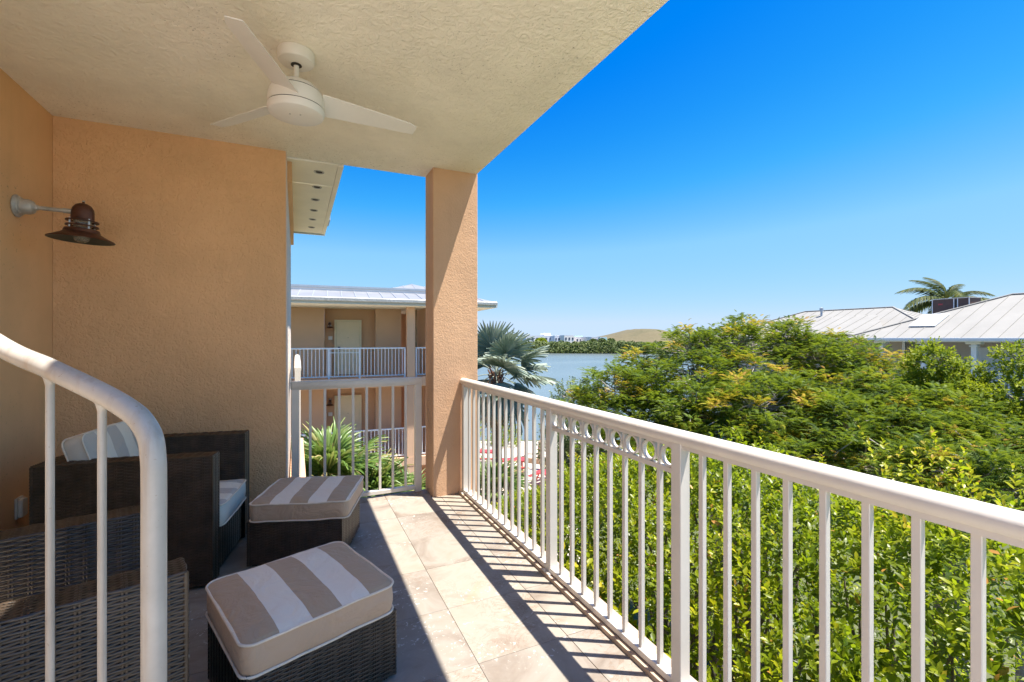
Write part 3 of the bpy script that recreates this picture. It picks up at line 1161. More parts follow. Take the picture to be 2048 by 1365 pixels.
def armchair(label, loc, rz, group):
    t = thing('wicker_armchair', label, 'armchair', loc, rz, group)
    hx, hy, z1 = .42, .385, .76
    wicker_box('arm', t, -hx, hx, -hy, -hy + .11, .02, z1)
    wicker_box('arm', t, -hx, hx, hy - .11, hy, .02, z1)
    wicker_box('backrest', t, -hx, -hx + .10, -hy + .112, hy - .112, .02, z1, 'xXT', False)
    wicker_box('seat_base', t, -hx + .102, hx - .02, -hy + .112, hy - .112, .03, .30, 'XT', False)
    for x in (-hx + .03, hx - .03):
        for y in (-hy + .05, hy - .05):
            MB().box(x - .015, x + .015, y - .015, y + .015, 0, .02).build('foot', 'dark_gap', t)
    return t


GRP = 'dark brown wicker armchairs'
rotA = R(-9)
xa, ya = Vector((math.cos(rotA), math.sin(rotA), 0)), Vector((-math.sin(rotA), math.cos(rotA), 0))
cA = Vector((-.437, 3.138, 0)) - .42 * xa + .385 * ya
chA = armchair('wicker armchair in the far left corner with striped cushions in it', cA, rotA, GRP)
rotB = R(16.3)
xb, yb = Vector((math.cos(rotB), math.sin(rotB), 0)), Vector((-math.sin(rotB), math.cos(rotB), 0))
cB = Vector((-.288, 1.62, 0)) - .42 * xb + .385 * yb
chB = copy_tree(chA)
chB.location = cB
chB.rotation_euler = (0, 0, rotB)
chB['label'] = 'nearest wicker armchair, cut by the left edge behind the stair railing'


def rrect(hx, hy, r, n=6):
    P = []
    for cx, cy, a0 in ((hx - r, hy - r, 0), (-hx + r, hy - r, 90), (-hx + r, -hy + r, 180), (hx - r, -hy + r, 270)):
        for k in range(n + 1):
            a = R(a0 + 90 * k / n)
            P.append((cx + r * math.cos(a), cy + r * math.sin(a)))
    return P


def densify(P, step=.03):
    out = []
    for a, b in zip(P, P[1:] + P[:1]):
        L = math.hypot(b[0] - a[0], b[1] - a[1])
        m = max(1, int(L / step))
        for k in range(m):
            out.append((a[0] + (b[0] - a[0]) * k / m, a[1] + (b[1] - a[1]) * k / m))
    return out


def cushion(label, loc, rot, hx, hy, h, seed, top='striped_canvas', side='tan_canvas', crown=.015, group=None):
    t = thing('cushion', label, 'cushion', loc, 0, group)
    t.rotation_euler = rot
    O = densify(rrect(hx, hy, .045))
    n = len(O)
    mb = MB()
    ringz = [(.985, 0.0), (1.0, .006), (1.012, h * .3), (1.016, h * .5), (1.012, h * .75), (1.0, h - .006)]
    wob = lambda x, y, s: nz(x + seed, y, s, 7) * .006 + nz(x + seed, y, s, 19) * .002
    vs = []
    for s, z in ringz:
        for x, y in O:
            k = s + wob(x, y, z * 4) * 1.2
            vs.append((x * k, y * k, z + wob(x, y, 5)))
    tops = [1.0, .97, .93, .86, .76, .62, .46, .3, .15]
    for s in tops:
        for x, y in O:
            e = 1 - s
            z = h + .001 + crown * (1 - (1 - min(1, e / .45)) ** 2) + wob(x * s, y * s, 2) * (1.2 if s < 1 else 1)
            if s == 1.0:
                z = h - .002 + wob(x, y, 5)
            vs.append((x * s, y * s, z))
    fs, mi = [], []
    m = len(ringz) + len(tops)
    for i in range(m - 1):
        if i == len(ringz) - 1:
            continue
        for k in range(n):
            k2 = (k + 1) % n
            fs.append((i * n + k, i * n + k2, (i + 1) * n + k2, (i + 1) * n + k))
            mi.append(0 if i < len(ringz) else 1)
    side_f = [f for f, q in zip(fs, mi) if q == 0]
    top_f = [f for f, q in zip(fs, mi) if q == 1]
    top_f.append(tuple(range((m - 1) * n, m * n)))
    side_f.append(tuple(reversed(range(n))))
    a = MB().add(vs, side_f, 0)
    a.build('side_band', side, t, smooth=60)
    b = MB().add(vs, top_f, 0)
    b.build('top_panel', top, t, smooth=60)
    for z in (h - .003, .004):
        MB().loop([(x * 1.012 + math.copysign(.001, x), y * 1.012, z + wob(x, y, 5)) for x, y in O], .0048, 8).build('piping', 'piping_cord', t, smooth=60)
    return t


def ottoman(label, loc, rz, group):
    t = thing('wicker_ottoman', label, 'ottoman', loc, rz, group)
    wicker_box('body', t, -.285, .285, -.265, .265, .012, .285)
    for x in (-.25, .25):
        for y in (-.23, .23):
            MB().box(x - .015, x + .015, y - .015, y + .015, 0, .02).build('foot', 'dark_gap', t)
    return t


GO = 'square wicker ottomans'
o1 = ottoman('near wicker ottoman at the bottom centre of the balcony floor', (.025, 2.145, 0), R(19.8), GO)
o2 = copy_tree(o1)
o2.location = (.075, 3.485, 0)
o2.rotation_euler = (0, 0, R(-18))
o2['label'] = 'far wicker ottoman beside the armchair, before the far railing'
cushion('striped tan and white cushion on the near ottoman, slightly askew', (.018, 2.145, .287), (R(1.2), R(-.5), R(19.8)), .288, .272, .118, 1)
cushion('striped tan and white cushion on the far ottoman', (.095, 3.475, .287), (R(.5), 0, R(-18)), .298, .27, .112, 5)
pA = cA + xa * .09
cushion('pale striped seat cushion in the corner armchair', (pA.x, pA.y, .305), (0, 0, rotA + R(90)), .262, .345, .13, 9, 'pale_striped_canvas', 'grey_canvas')
pB = cA - xa * .27 + Vector((0, 0, .45)) - ya * .02
bq = Matrix.Rotation(rotA, 4, 'Z') @ Matrix.Rotation(R(74), 4, 'Y') @ Matrix.Rotation(R(90), 4, 'Z')
cb = cushion('pale striped back cushion leaning in the corner armchair', (pB.x + .0, pB.y, .64), (0, 0, 0), .28, .24, .10, 13, 'pale_striped_canvas', 'grey_canvas')
cb.rotation_euler = bq.to_euler()
pC = cB + xb * .09
cushion('seat cushion hidden low in the nearest armchair', (pC.x, pC.y, .305), (0, 0, rotB + R(90)), .262, .345, .12, 17, 'striped_canvas', 'grey_canvas')


# ------------------------------------------------------------------ roofs
def clip(poly, a, b, c):
    """keep a*x+b*y<=c"""
    out = []
    for i in range(len(poly)):
        p, q = poly[i], poly[(i + 1) % len(poly)]
        dp, dq = a * p[0] + b * p[1] - c, a * q[0] + b * q[1] - c
        if dp <= 0:
            out.append(p)
        if (dp < 0 < dq) or (dq < 0 < dp):
            t = dp / (dp - dq)
            out.append((p[0] + (q[0] - p[0]) * t, p[1] + (q[1] - p[1]) * t))
    return out


def roof_plane(parent, P, width, mat, seam_mat, name='roof_panel', th=.03, seam=.022):
    """P: planar polygon, P[0]->P[1] is the eave; standing seam panels run up from it"""
    P = [Vector(p) for p in P]
    U = (P[1] - P[0]).normalized()
    Nn = U.cross(P[2] - P[1]).normalized()
    if Nn.z < 0:
        Nn = -Nn
    V = Nn.cross(U)
    M = Matrix((U, V, Nn)).transposed().to_4x4()
    M.translation = P[0]
    q = [((p - P[0]).dot(U), (p - P[0]).dot(V)) for p in P]
    x0, x1 = min(a for a, _ in q), max(a for a, _ in q)
    n = max(1, int((x1 - x0) / width))
    w = (x1 - x0) / n
    for k in range(n):
        a, b = x0 + k * w, x0 + (k + 1) * w
        c = clip(clip(q, -1, 0, -(a + .002)), 1, 0, b - .002)
        if len(c) < 3:
            continue
        area = sum(c[i][0] * c[(i + 1) % len(c)][1] - c[(i + 1) % len(c)][0] * c[i][1] for i in range(len(c))) / 2
        if area < 0:
            c = c[::-1]
        o = MB().prism(c, -th, 0, M).build(name, mat, parent)
        s = clip(clip(q, -1, 0, -(a - .012)), 1, 0, a + .012)
        if len(s) >= 3 and k > 0:
            if sum(s[i][0] * s[(i + 1) % len(s)][1] - s[(i + 1) % len(s)][0] * s[i][1] for i in range(len(s))) < 0:
                s = s[::-1]
            MB().prism(s, -.012, seam, M).build('seam', seam_mat, o)


# ------------------------------------------------------------------ apartment building across the court
bd = thing('apartment_building', 'tan stucco apartment block with metal roof and white railed walkways', 'building', (0, 17.35, -6.2), R(-3.6))
Z0 = 6.2
W_IN = 1.5
for lvl in range(3):
    zf = Z0 - 2.95 * lvl
    zc = zf + 2.62
    # walls behind the walkway
    MB().box(-6.0, .86, W_IN, W_IN + .25, zf, zc, ).build('wall', 'building_stucco', bd)
    MB().box(.862, 2.72, W_IN + .45, W_IN + .7, zf, zc).build('recess_wall', 'recess_stucco', bd)
    MB().box(.80, .86, W_IN + .252, W_IN + .45, zf, zc).build('recess_cheek', 'building_stucco', bd)
    MB().box(2.722, 3.70, W_IN - .1, W_IN + .7, zf, zc).build('wall', 'building_stucco', bd)
    MB().box(4.45, 6.4, .3, 4.5, zf, zc).build('wall', 'recess_stucco', bd)
    MB().box(4.20, 4.33, 1.4, 1.53, zf, zc).build('timber_post', 'wood_tan', bd)
    MB().box(3.702, 3.985, -.12, .18, zf - .3, zc).build('pier', 'building_stucco', bd)
    MB().box(-6.0, 6.4, -.13, 4.5, zf - .32, zf).build('walkway_slab', 'building_stucco', bd)
    if lvl:
        MB().box(-6.0, 6.4, -.10, .16, zc - .02, zc + .012).build('beam', 'building_stucco', bd)
    # door
    dr = MB().box(1.30, 2.14, W_IN + .36, W_IN + .42, zf + .01, zf + 2.06, ch=.005).build('door', 'door_paint', bd)
    fr = MB()
    fr.box(1.22, 1.298, W_IN + .33, W_IN + .448, zf, zf + 2.14)
    fr.box(2.142, 2.22, W_IN + .33, W_IN + .448, zf, zf + 2.14)
    fr.box(1.298, 2.142, W_IN + .33, W_IN + .448, zf + 2.065, zf + 2.14)
    fr.build('door_frame', 'door_trim', bd)
    MB().box(1.35, 1.43, W_IN + .32, W_IN + .358, zf + .98, zf + 1.09, ch=.01).build('handle', 'black_metal', dr)
    MB().box(1.365, 1.415, W_IN + .30, W_IN + .358, zf + .86, zf + .92, ch=.01).build('handle', 'weathered_zinc', dr)
    MB().box(1.71, 1.73, W_IN + .35, W_IN + .358, zf + 1.43, zf + 1.45).build('peephole', 'black_metal', dr)
    MB().box(1.0, 1.15, W_IN + .43, W_IN + .449, zf + 1.36, zf + 1.50, ch=.004).build('number_plaque', 'plaque_enamel', bd)
    # railing
    for (a, b, posts_) in ((-6.0, 3.66, (-2.9, -1.2, 1.03, 2.05)), (4.02, 6.3, ())):
        rr_ = MB().box(a, b, -.03, .02, zf + 1.04, zf + 1.09, ch=.008).build('rail', 'far_rail_paint', bd)
        MB().box(a, b, -.022, .012, zf + .06, zf + .095).build('bottom_rail', 'far_rail_paint', rr_)
        for x in list(posts_) + [a + .03, b - .03]:
            MB().box(x - .03, x + .03, -.032, .022, zf, zf + 1.04).build('post', 'far_rail_paint', rr_)
        bb = MB()
        nb_ = int((b - a) / .122)
        for k in range(1, nb_):
            x = a + (b - a) * k / nb_
            bb.box(x - .011, x + .011, -.016, .006, zf + .09, zf + 1.042)
        bb.box(1.06, 2.02, -.016, .006, zf + .90, zf + .925) if a < 0 else None
        tag(bb.build('balusters', 'far_rail_paint', rr_), kind='stuff')
# roof
ez = Z0 + 2.62
MB().box(-6.3, 6.9, -.72, 5.2, ez - .05, ez + .005).build('soffit', 'soffit_paint', bd)
MB().box(-6.3, 6.9, -.78, -.722, ez - .04, ez + .12, ch=.01).build('fascia', 'gutter_paint', bd)
MB().box(-6.35, 6.95, -.90, -.782, ez + .04, ez + .17, ch=.02).build('gutter', 'weathered_zinc', bd)
MB().box(6.902, 6.98, -.78, 5.2, ez - .04, ez + .16).build('fascia', 'gutter_paint', bd)
roof_plane(bd, [(-6.3, -.80, ez + .17), (6.9, -.80, ez + .17), (6.2, 1.0, ez + .56), (-6.3, 1.0, ez + .56)], .45, 'zinc_roof', 'roof_seam_metal')
MB().box(-6.3, 6.2, 1.0, 1.25, ez + .50, ez + .66).build('roof_flashing', 'cream_far', bd)
MB().box(-6.3, 6.2, .97, 1.3, ez + .662, ez + .74).build('ridge_cap', 'roof_seam_metal', bd)
MB().box(-6.3, 6.2, 1.252, 5.0, ez + .01, ez + .60).build('flat_roof', 'zinc_roof', bd)
pk = (5.05, 7.1, ez + 1.62)
q = [(2.9, 5.0), (7.2, 5.0), (7.2, 9.2), (2.9, 9.2)]
roof_plane(bd, [(q[0][0], q[0][1], ez + .95), (q[1][0], q[1][1], ez + .95), pk], .5, 'zinc_roof', 'roof_seam_metal')
roof_plane(bd, [(q[3][0], q[3][1], ez + .95), (q[0][0], q[0][1], ez + .95), pk], .5, 'zinc_roof', 'roof_seam_metal')
MB().box(3.1, 7.0, 5.2, 9.0, 0, ez + .93).build('stair_tower', 'building_stucco', bd)
bd.rotation_euler = (0, 0, R(-3.6))
Mb = Matrix.Translation((0, 17.35, 0)) @ Matrix.Rotation(R(-3.6), 4, 'Z')
LG = 'wall lamps beside the doors of the apartment block'
for zf, lb in ((0, 'grey wall lamp by the top floor door of the apartment block'), (-2.95, 'grey wall lamp by the middle floor door of the apartment block')):
    p = Mb @ Vector((1.06, W_IN + .448, zf + 1.98))
    wall_lamp('wall_lamp', lb, p, R(-93.6), .95, group=LG)

# ------------------------------------------------------------------ grey roofed house on the right
hs = thing('house', 'grey house with white porch columns under a broad metal hip roof', 'house', (28, 15.7, -6.2), 0)
EZ = 1.44 + 6.2
rise = math.tan(R(23.3))
# local: x away from us, y along the facade (towards +Y is the corner)
a_ = 5.1
roof_plane(hs, [(0, -34, EZ), (0, 0, EZ), (a_, -a_, EZ + a_ * rise), (a_, -30, EZ + a_ * rise)], .62, 'grey_roof', 'grey_roof_seam')
roof_plane(hs, [(0, 0, EZ), (2 * a_, 0, EZ), (a_, -a_, EZ + a_ * rise)], .62, 'grey_roof', 'grey_roof_seam')
roof_plane(hs, [(2 * a_, 0, EZ), (2 * a_, -34, EZ), (a_, -30, EZ + a_ * rise), (a_, -a_, EZ + a_ * rise)], .62, 'grey_roof', 'grey_roof_seam')
MB().tube([(0, 0, EZ + .03), (a_, -a_, EZ + a_ * rise + .03), (a_, -30, EZ + a_ * rise + .03)], .07, 8, flat=.6).build('ridge_cap', 'grey_roof', hs)
MB().box(-.10, -.002, -34, .1, EZ - .16, EZ + .0, ch=.02).build('gutter', 'house_trim', hs)
MB().box(.0, 2 * a_, -34, 0, EZ - .2, EZ - .12).build('soffit', 'house_trim', hs)
fz_ = EZ - 2.62
MB().box(2.4, 2 * a_ - .4, -34, -.6, 0, EZ - .202).build('wall', 'house_siding', hs)
MB().box(.25, 2.398, -34, -.4, fz_ - .3, fz_).build('porch_floor', 'house_trim', hs)
cpos = [14.1, 12.25, 10.35, 8.5, 6.6, 4.7]
for k, yy in enumerate(cpos):
    y = yy - 15.7
    c = MB()
    c.box(.35, .55, y - .1, y + .1, fz_, EZ - .2, ch=.01)
    c.box(.30, .60, y - .15, y + .15, EZ - .42, EZ - .36, ch=.01)
    c.box(.25, .65, y - .28, y + .28, EZ - .30, EZ - .2, ch=.03)
    c.build('porch_column', 'house_trim', hs)
    if k < len(cpos) - 1:
        y2 = cpos[k + 1] - 15.7
        r_ = MB().box(.42, .48, y2 + .1, y - .1, fz_ + .95, fz_ + 1.03).build('porch_rail', 'house_trim', hs)
        for j in range(1, 13):
            yb_ = y + (y2 - y) * j / 13
            MB().box(.435, .465, yb_ - .017, yb_ + .017, fz_ + .1, fz_ + .95).build('baluster', 'house_trim', r_)
        MB().box(.42, .48, y2 + .1, y - .1, fz_ + .06, fz_ + .1).build('bottom_rail', 'house_trim', r_)
for ya_, yb_ in ((13.75, 13.2), (13.05, 12.95)):
    pass
d_ = MB().box(2.33, 2.398, 13.2 - 15.7, 13.9 - 15.7, fz_, fz_ + 2.3).build('door', 'house_glass', hs)
for y0_, y1_ in ((13.9, 14.02), (13.06, 13.2), (12.7, 12.85)):
    MB().box(2.28, 2.396, y0_ - 15.7, y1_ - 15.7, fz_, fz_ + 2.4).build('door_frame', 'house_trim', hs)
MB().box(2.33, 2.398, 9.2 - 15.7, 10.9 - 15.7, fz_ + .4, fz_ + 2.15).build('window', 'gutter_paint', hs)
MB().box(2.20, 2.398, 7.55 - 15.7, 7.8 - 15.7, fz_ + 1.72, fz_ + 2.0, ch=.03).build('porch_lamp', 'plaque_enamel', hs)
# second wing behind
wx0, wx1, wy0, wy1 = 30.2 - 28, 39.8 - 28, 12.0 - 15.7, 27.2 - 15.7
r2x = (wx0 + wx1) / 2
zz = EZ + 4.75 * math.tan(R(22.5))
y_a, y_b = 16.7 - 15.7, 22.4 - 15.7
roof_plane(hs, [(wx0, wy0, EZ), (wx0, wy1, EZ), (r2x, y_b, zz), (r2x, y_a, zz)], .62, 'grey_roof', 'grey_roof_seam')
roof_plane(hs, [(wx0, wy1, EZ), (wx1, wy1, EZ), (r2x, y_b, zz)], .62, 'grey_roof', 'grey_roof_seam')
roof_plane(hs, [(wx1, wy0, EZ), (wx0, wy0, EZ), (r2x, y_a, zz)], .62, 'grey_roof', 'grey_roof_seam')
roof_plane(hs, [(wx1, wy1, EZ), (wx1, wy0, EZ), (r2x, y_a, zz), (r2x, y_b, zz)], .62, 'grey_roof', 'grey_roof_seam')
MB().tube([(wx0, wy0, EZ + .03), (r2x, y_a, zz + .03), (r2x, y_b, zz + .03), (wx0, wy1, EZ + .03)], .06, 8, flat=.6).build('ridge_cap', 'grey_roof', hs)
MB().box(wx0 + .6, wx1 - .6, wy0 + .6, wy1 - .6, 0, EZ - .05).build('wall', 'house_siding', hs)
MB().lathe([(.0, .55), (.12, .5), (.12, .3), (.07, .3), (.07, -.2)], 12, Matrix.Translation((r2x - 1.0, 20.6 - 15.7, zz - .35))).build('vent_pipe', 'roof_seam_metal', hs)
# third small gable ridge between the wings
wx, wy = 31.0 - 28, 17.6 - 15.7
roof_plane(hs, [(wx - 1.9, wy + 3.4, EZ + .2), (wx - 1.9, wy - 3.4, EZ + .2), (wx + 1.6, wy - 1.2, EZ + 1.42), (wx + 1.6, wy + 1.2, EZ + 1.42)][::1], .62, 'grey_roof', 'grey_roof_seam')
# pale skylight on the slope
sk = MB()
ux = .9
sk.box(-.8, .8, -.55, .55, .0, .06)
o = sk.build('skylight', 'house_trim', hs)
o.location = (2.0, 14.3 - 15.7 - 1.6, EZ + 2.0 * rise + .03)
o.rotation_euler = (0, -math.atan(rise), 0)

acp = at(1912, 622, 25.2)
ac = thing('air_conditioner', 'brown rooftop air conditioning unit with pale corner strips by the palm', 'air conditioner', (acp.x, acp.y, acp.z - .25), R(-10))
MB().box(-.45, .45, -.85, .85, 0, .88, ch=.02).build('housing', 'brown_housing', ac)
MB().box(-.48, .48, -.88, .88, .88, .93, ch=.01).build('lid', 'weathered_zinc', ac)
for y in (-.86, -.35, -.18, .84):
    MB().box(-.465, -.452, y - .02, y + .02, .0, .88).build('corner_strip', 'house_trim', ac)
MB().box(-.462, -.452, .35, .55, .58, .66).build('badge', 'red_plastic', ac)
MB().box(-.462, -.452, -.32, -.20, .1, .8).build('louvre', 'dark_gap', ac)


# ------------------------------------------------------------------ plaza furniture
def picnic(label, px, py, rz, group):
    d = (EYE + 6.19) * F / (py - 676)
    p = at(px, py, d)
    t = thing('picnic_table', label, 'picnic table', (p.x, p.y, -6.19), rz, group)
    for k in range(5):
        MB().box(-.9, .9, -.37 + k * .15, -.37 + k * .15 + .14, .70, .74, ch=.005).build('tabletop_plank', 'red_plastic', t)
    for s in (-1, 1):
        for k in range(2):
            y = s * (.62 + k * .13)
            MB().box(-.9, .9, y - .06, y + .06, .42, .46, ch=.005).build('bench_plank', 'red_plastic', t)
        for sy in (-1, 1):
            MB().tube([(s * .6, sy * .55, 0), (s * .6, sy * .18, .70)], .04, 6).build('leg', 'red_plastic', t)
        MB().box(s * .6 - .03, s * .6 + .03, -.72, .72, .37, .42).build('bench_beam', 'red_plastic', t)
    return t


PG = 'red picnic tables on the plaza'
picnic('red picnic table in the middle of the plaza under the palm', 1022, 945, R(-18), PG)
picnic('red picnic table nearest the water, left of the others', 968, 926, R(-30), PG)
picnic('red picnic table at the right edge of the plaza by the hedge', 1100, 968, R(20), PG)
p = at(1081, 938, 26.8)
pu = thing('closed_parasol', 'tan closed parasol standing on the plaza', 'parasol', (p.x, p.y, -6.19), 0)
MB().tube([(0, 0, 0), (0, 0, 1.75)], .03, 8).build('pole', 'wood_tan', pu)
fold = MB()
prof = [(.05, 1.7), (.12, 1.6), (.16, 1.2), (.20, .5), (.17, .32)]
vs, fs = [], []
nf = 24
for r, z in prof:
    for k in range(nf):
        rr = r * (1 if k % 2 else .72)
        vs.append((rr * math.cos(2 * PI * k / nf), rr * math.sin(2 * PI * k / nf), z))
for i in range(len(prof) - 1):
    for k in range(nf):
        fs.append((i * nf + k, i * nf + (k + 1) % nf, (i + 1) * nf + (k + 1) % nf, (i + 1) * nf + k))
fold.add(vs, fs).build('canopy', 'canvas_tan', pu)
p0 = at(1058, 930, 28)
kb = MB().box(-.12, .12, -1.6, 1.6, 0, .3, ch=.02).build('timber_edging', 'wood_tan')
kb.location = (p0.x + .6, p0.y - .3, -6.19)
kb.rotation_euler = (0, 0, R(40))
tag(kb, 'low timber edging on the plaza beside the parasol', 'edging')


# ------------------------------------------------------------------ palms
def fan_leaf(name, mat, nseg, rad, spread, droop, width, fold=.25, petiole=.6, jit=.1, cleft=.45, drop=.25):
    """costapalmate leaf: petiole along +y from the origin, blade beyond; returns mesh"""
    vs, fs, ti = [], [], []
    base = Vector((0, petiole, -.05 * petiole))
    for k in range(nseg):
        s = (k + .5) / nseg * 2 - 1
        a = s * spread / 2
        L = rad * (1 - .25 * abs(s) ** 2) * random.uniform(1 - jit, 1 + jit)
        dirv = Vector((math.sin(a), math.cos(a), 0))
        sd = Vector((math.cos(a), -math.sin(a), 0))
        wmax = width * random.uniform(.8, 1.1)
        zf = (fold if k % 2 else -fold) * wmax
        n = 6
        tt = random.uniform(.25, .75) if random.random() > .08 else random.uniform(.85, 1)
        dk = droop * random.uniform(.6, 1.5)
        b0 = len(vs)
        for i in range(n + 1):
            t = i / n
            w = wmax * (t / cleft if t < cleft else max(.05, (1 - (t - cleft) / (1 - cleft)) ** .7)) * .5 + .003
            c = base + dirv * (L * t * (1 - .12 * dk * t * t)) + Vector((0, 0, -L * dk * max(0, t - drop) ** 2 - .12 * rad * s * s * t))
            twist = Vector((0, 0, 1)) * zf
            vs += [c - sd * w + twist * .6, c + twist * -.4, c + sd * w + twist * .6]
            ti += [tt + .1 * t] * 3
        for i in range(n):
            a_i = b0 + i * 3
            fs += [(a_i, a_i + 1, a_i + 4), (a_i, a_i + 4, a_i + 3), (a_i + 1, a_i + 2, a_i + 5), (a_i + 1, a_i + 5, a_i + 4)]
    # petiole
    b0 = len(vs)
    for i in range(5):
        t = i / 4
        c = Vector((0, petiole * t, -.05 * petiole * t + .08 * petiole * math.sin(PI * t)))
        r = .022 - .008 * t
        for q_ in range(4):
            vs.append(c + Vector((r * math.cos(q_ * PI / 2), 0, r * math.sin(q_ * PI / 2))))
            ti.append(.95)
    for i in range(4):
        for q_ in range(4):
            a_i, b_i = b0 + i * 4 + q_, b0 + i * 4 + (q_ + 1) % 4
            fs += [(a_i, b_i, b_i + 4), (a_i, b_i + 4, a_i + 4)]
    return npmesh(name, np.array([tuple(v) for v in vs]), np.array(fs), mat, np.clip(np.array(ti), 0, 1))


def place_leaves(parent, meshes, n, z, tilt_lo, tilt_hi, s_lo=.85, s_hi=1.1, name='leaf', up_first=True):
    for k in range(n):
        t = (k + .5) / n
        az = k * 2.39996 + random.uniform(-.3, .3)
        el = tilt_hi + (tilt_lo - tilt_hi) * t + random.uniform(-.12, .12)
        o = link(name, meshes[k % len(meshes)], parent, (0, 0, z + .05 * (1 - t)))
        s = random.uniform(s_lo, s_hi)
        o.scale = (s, s, s)
        o.rotation_euler = (Matrix.Rotation(az, 3, 'Z') @ Matrix.Rotation(el, 3, 'X') @ Matrix.Rotation(random.uniform(-.5, .5), 3, 'Y')).to_euler()


silver = [fan_leaf('leaf', 'silver_leaf', 34, 1.12, R(200), .30, .11, .35, .95, .08, .5, .35) for _ in range(3)]
c = at(992, 752, 15.5)
sp = thing('silver_fan_palm', 'silver blue fan palm standing right behind the column before the lake', 'palm', (c.x, c.y, -6.2))
hgt_ = c.z + 6.2
tr = MB()
tr.tube([(0, 0, 0), (.05, 0, hgt_ * .5), (0, 0, hgt_ - .1)], [.21, .17, .16], 14)
tr.build('trunk', 'palm_bark', sp, smooth=60)
bt = MB()
for k in range(26):
    a = k * 2.4
    zb = hgt_ - .75 + .03 * k
    bt.tube([(.12 * math.cos(a), .12 * math.sin(a), zb), (.28 * math.cos(a), .28 * math.sin(a), zb + .3)], [.05, .02], 6)
bt.build('boots', 'palm_fiber', sp)
place_leaves(sp, silver, 21, hgt_, R(-60), R(80), .75, 1.03)
dead = [fan_leaf('dead_leaf', 'dry_leaf', 20, .9, R(120), 1.3, .06, .3, .7)]
for k in range(4):
    o = link('dead_leaf', dead[0], sp, (0, 0, hgt_ - .3))
    o.rotation_euler = (Matrix.Rotation(k * 1.7 + .4, 3, 'Z') @ Matrix.Rotation(R(-72), 3, 'X')).to_euler()

sabal = [fan_leaf('leaf', 'sabal_leaf', 40, .66, R(215), .75, .050, .4, .5, .2, .52, .42) for _ in range(4)]
SG = 'green fan palms below the far railing'
for (px, py, d, n, lb, s) in ((655, 985, 7.6, 34, 'bushy green fan palm left behind the short railing', 1.0),
                              (745, 1040, 7.9, 28, 'green fan palm in the middle below the short railing', .95),
                              (820, 1040, 8.6, 26, 'green fan palm at the column behind the short railing', .85),
                              (985, 1000, 9.0, 20, 'low green fan palm right of the column under the long railing', .75)):
    c = at(px, py, d)
    t = thing('green_fan_palm', lb, 'palm', (c.x, c.y, -6.2), random.uniform(0, 6), SG)
    hh = c.z + 6.2
    MB().tube([(0, 0, 0), (0, 0, hh)], [.2, .15], 12).build('trunk', 'palm_bark', t, smooth=60)
    place_leaves(t, sabal, n, hh, R(-25), R(80), s * .85, s * 1.12)


def pinnate(name, mat, L, nl, ll):
    vs, fs, ti = [], [], []

    def spine(t):
        return Vector((0, L * (t - .18 * t * t), .10 * L * math.sin(t * 2.2) - .42 * L * t ** 2.3))
    for i in range(nl):
        t = .12 + .88 * i / nl
        c = spine(t)
        T = (spine(t + .02) - c).normalized()
        for s in (-1, 1):
            l = ll * (math.sin(PI * min(1, t * .85 + .12)) ** .6) * random.uniform(.85, 1.1)
            d = (Vector((s, 0, 0)) * .8 + T * .65 + Vector((0, 0, -.25 + random.uniform(-.15, .1)))).normalized()
            tip = c + d * l + Vector((0, 0, -.35 * l * random.uniform(.6, 1.4)))
            mid = c + d * l * .5
            b0 = len(vs)
            vs += [c - T * .02, c + T * .03, mid + T * .045, mid - T * .03, tip]
            fs += [(b0, b0 + 1, b0 + 2), (b0, b0 + 2, b0 + 3), (b0 + 3, b0 + 2, b0 + 4)]
            tt = random.uniform(.1, .8)
            ti += [tt] * 5
    for i in range(12):
        t0, t1 = i / 12, (i + 1) / 12
        a, b = spine(t0), spine(t1)
        r0_, r1_ = .035 * (1 - t0) + .006, .035 * (1 - t1) + .006
        b0 = len(vs)
        vs += [a + Vector((-r0_, 0, 0)), a + Vector((r0_, 0, 0)), b + Vector((r1_, 0, 0)), b + Vector((-r1_, 0, 0)), a + Vector((0, 0, -r0_)), b + Vector((0, 0, -r1_))]
        fs += [(b0, b0 + 1, b0 + 2), (b0, b0 + 2, b0 + 3), (b0, b0 + 4, b0 + 5), (b0, b0 + 5, b0 + 3), (b0 + 1, b0 + 2, b0 + 5), (b0 + 1, b0 + 5, b0 + 4)]
        ti += [1.0] * 6
    return npmesh(name, np.array([tuple(v) for v in vs]), np.array(fs), mat, np.array(ti))


cf = [pinnate('frond', 'coconut_leaf', 3.6, 60, .85) for _ in range(2)]
c = at(1893, 603, 33)
cp = thing('coconut_palm', 'coconut palm with windblown fronds rising behind the grey roof', 'palm', (c.x, c.y, -6.2))
MB().tube([(0, 0, 0), (.2, 0, 5), (0, 0, c.z + 6.2)], [.22, .16, .14], 10).build('trunk', 'palm_bark', cp, smooth=60)
# lateral direction in the picture is (cs,-sn): fronds by hand, swept by the wind
for az, el, s in ((150, 62, .8), (170, 35, 1.0), (185, 12, 1.05), (160, -5, 1.0), (200, -18, .85), (20, 58, .7), (-25, 30, .8), (-35, 5, 1.15), (60, 20, .9), (100, 75, .75), (240, 25, .9), (-80, 10, .9), (120, -10, .9), (280, -15, .8)):
    o = link('frond', cf[random.randrange(2)], cp, (0, 0, c.z + 6.2))
    o.scale = (s, s, s)
    o.rotation_euler = (Matrix.Rotation(R(az) - TH - R(90), 3, 'Z') @ Matrix.Rotation(R(el), 3, 'X')).to_euler()


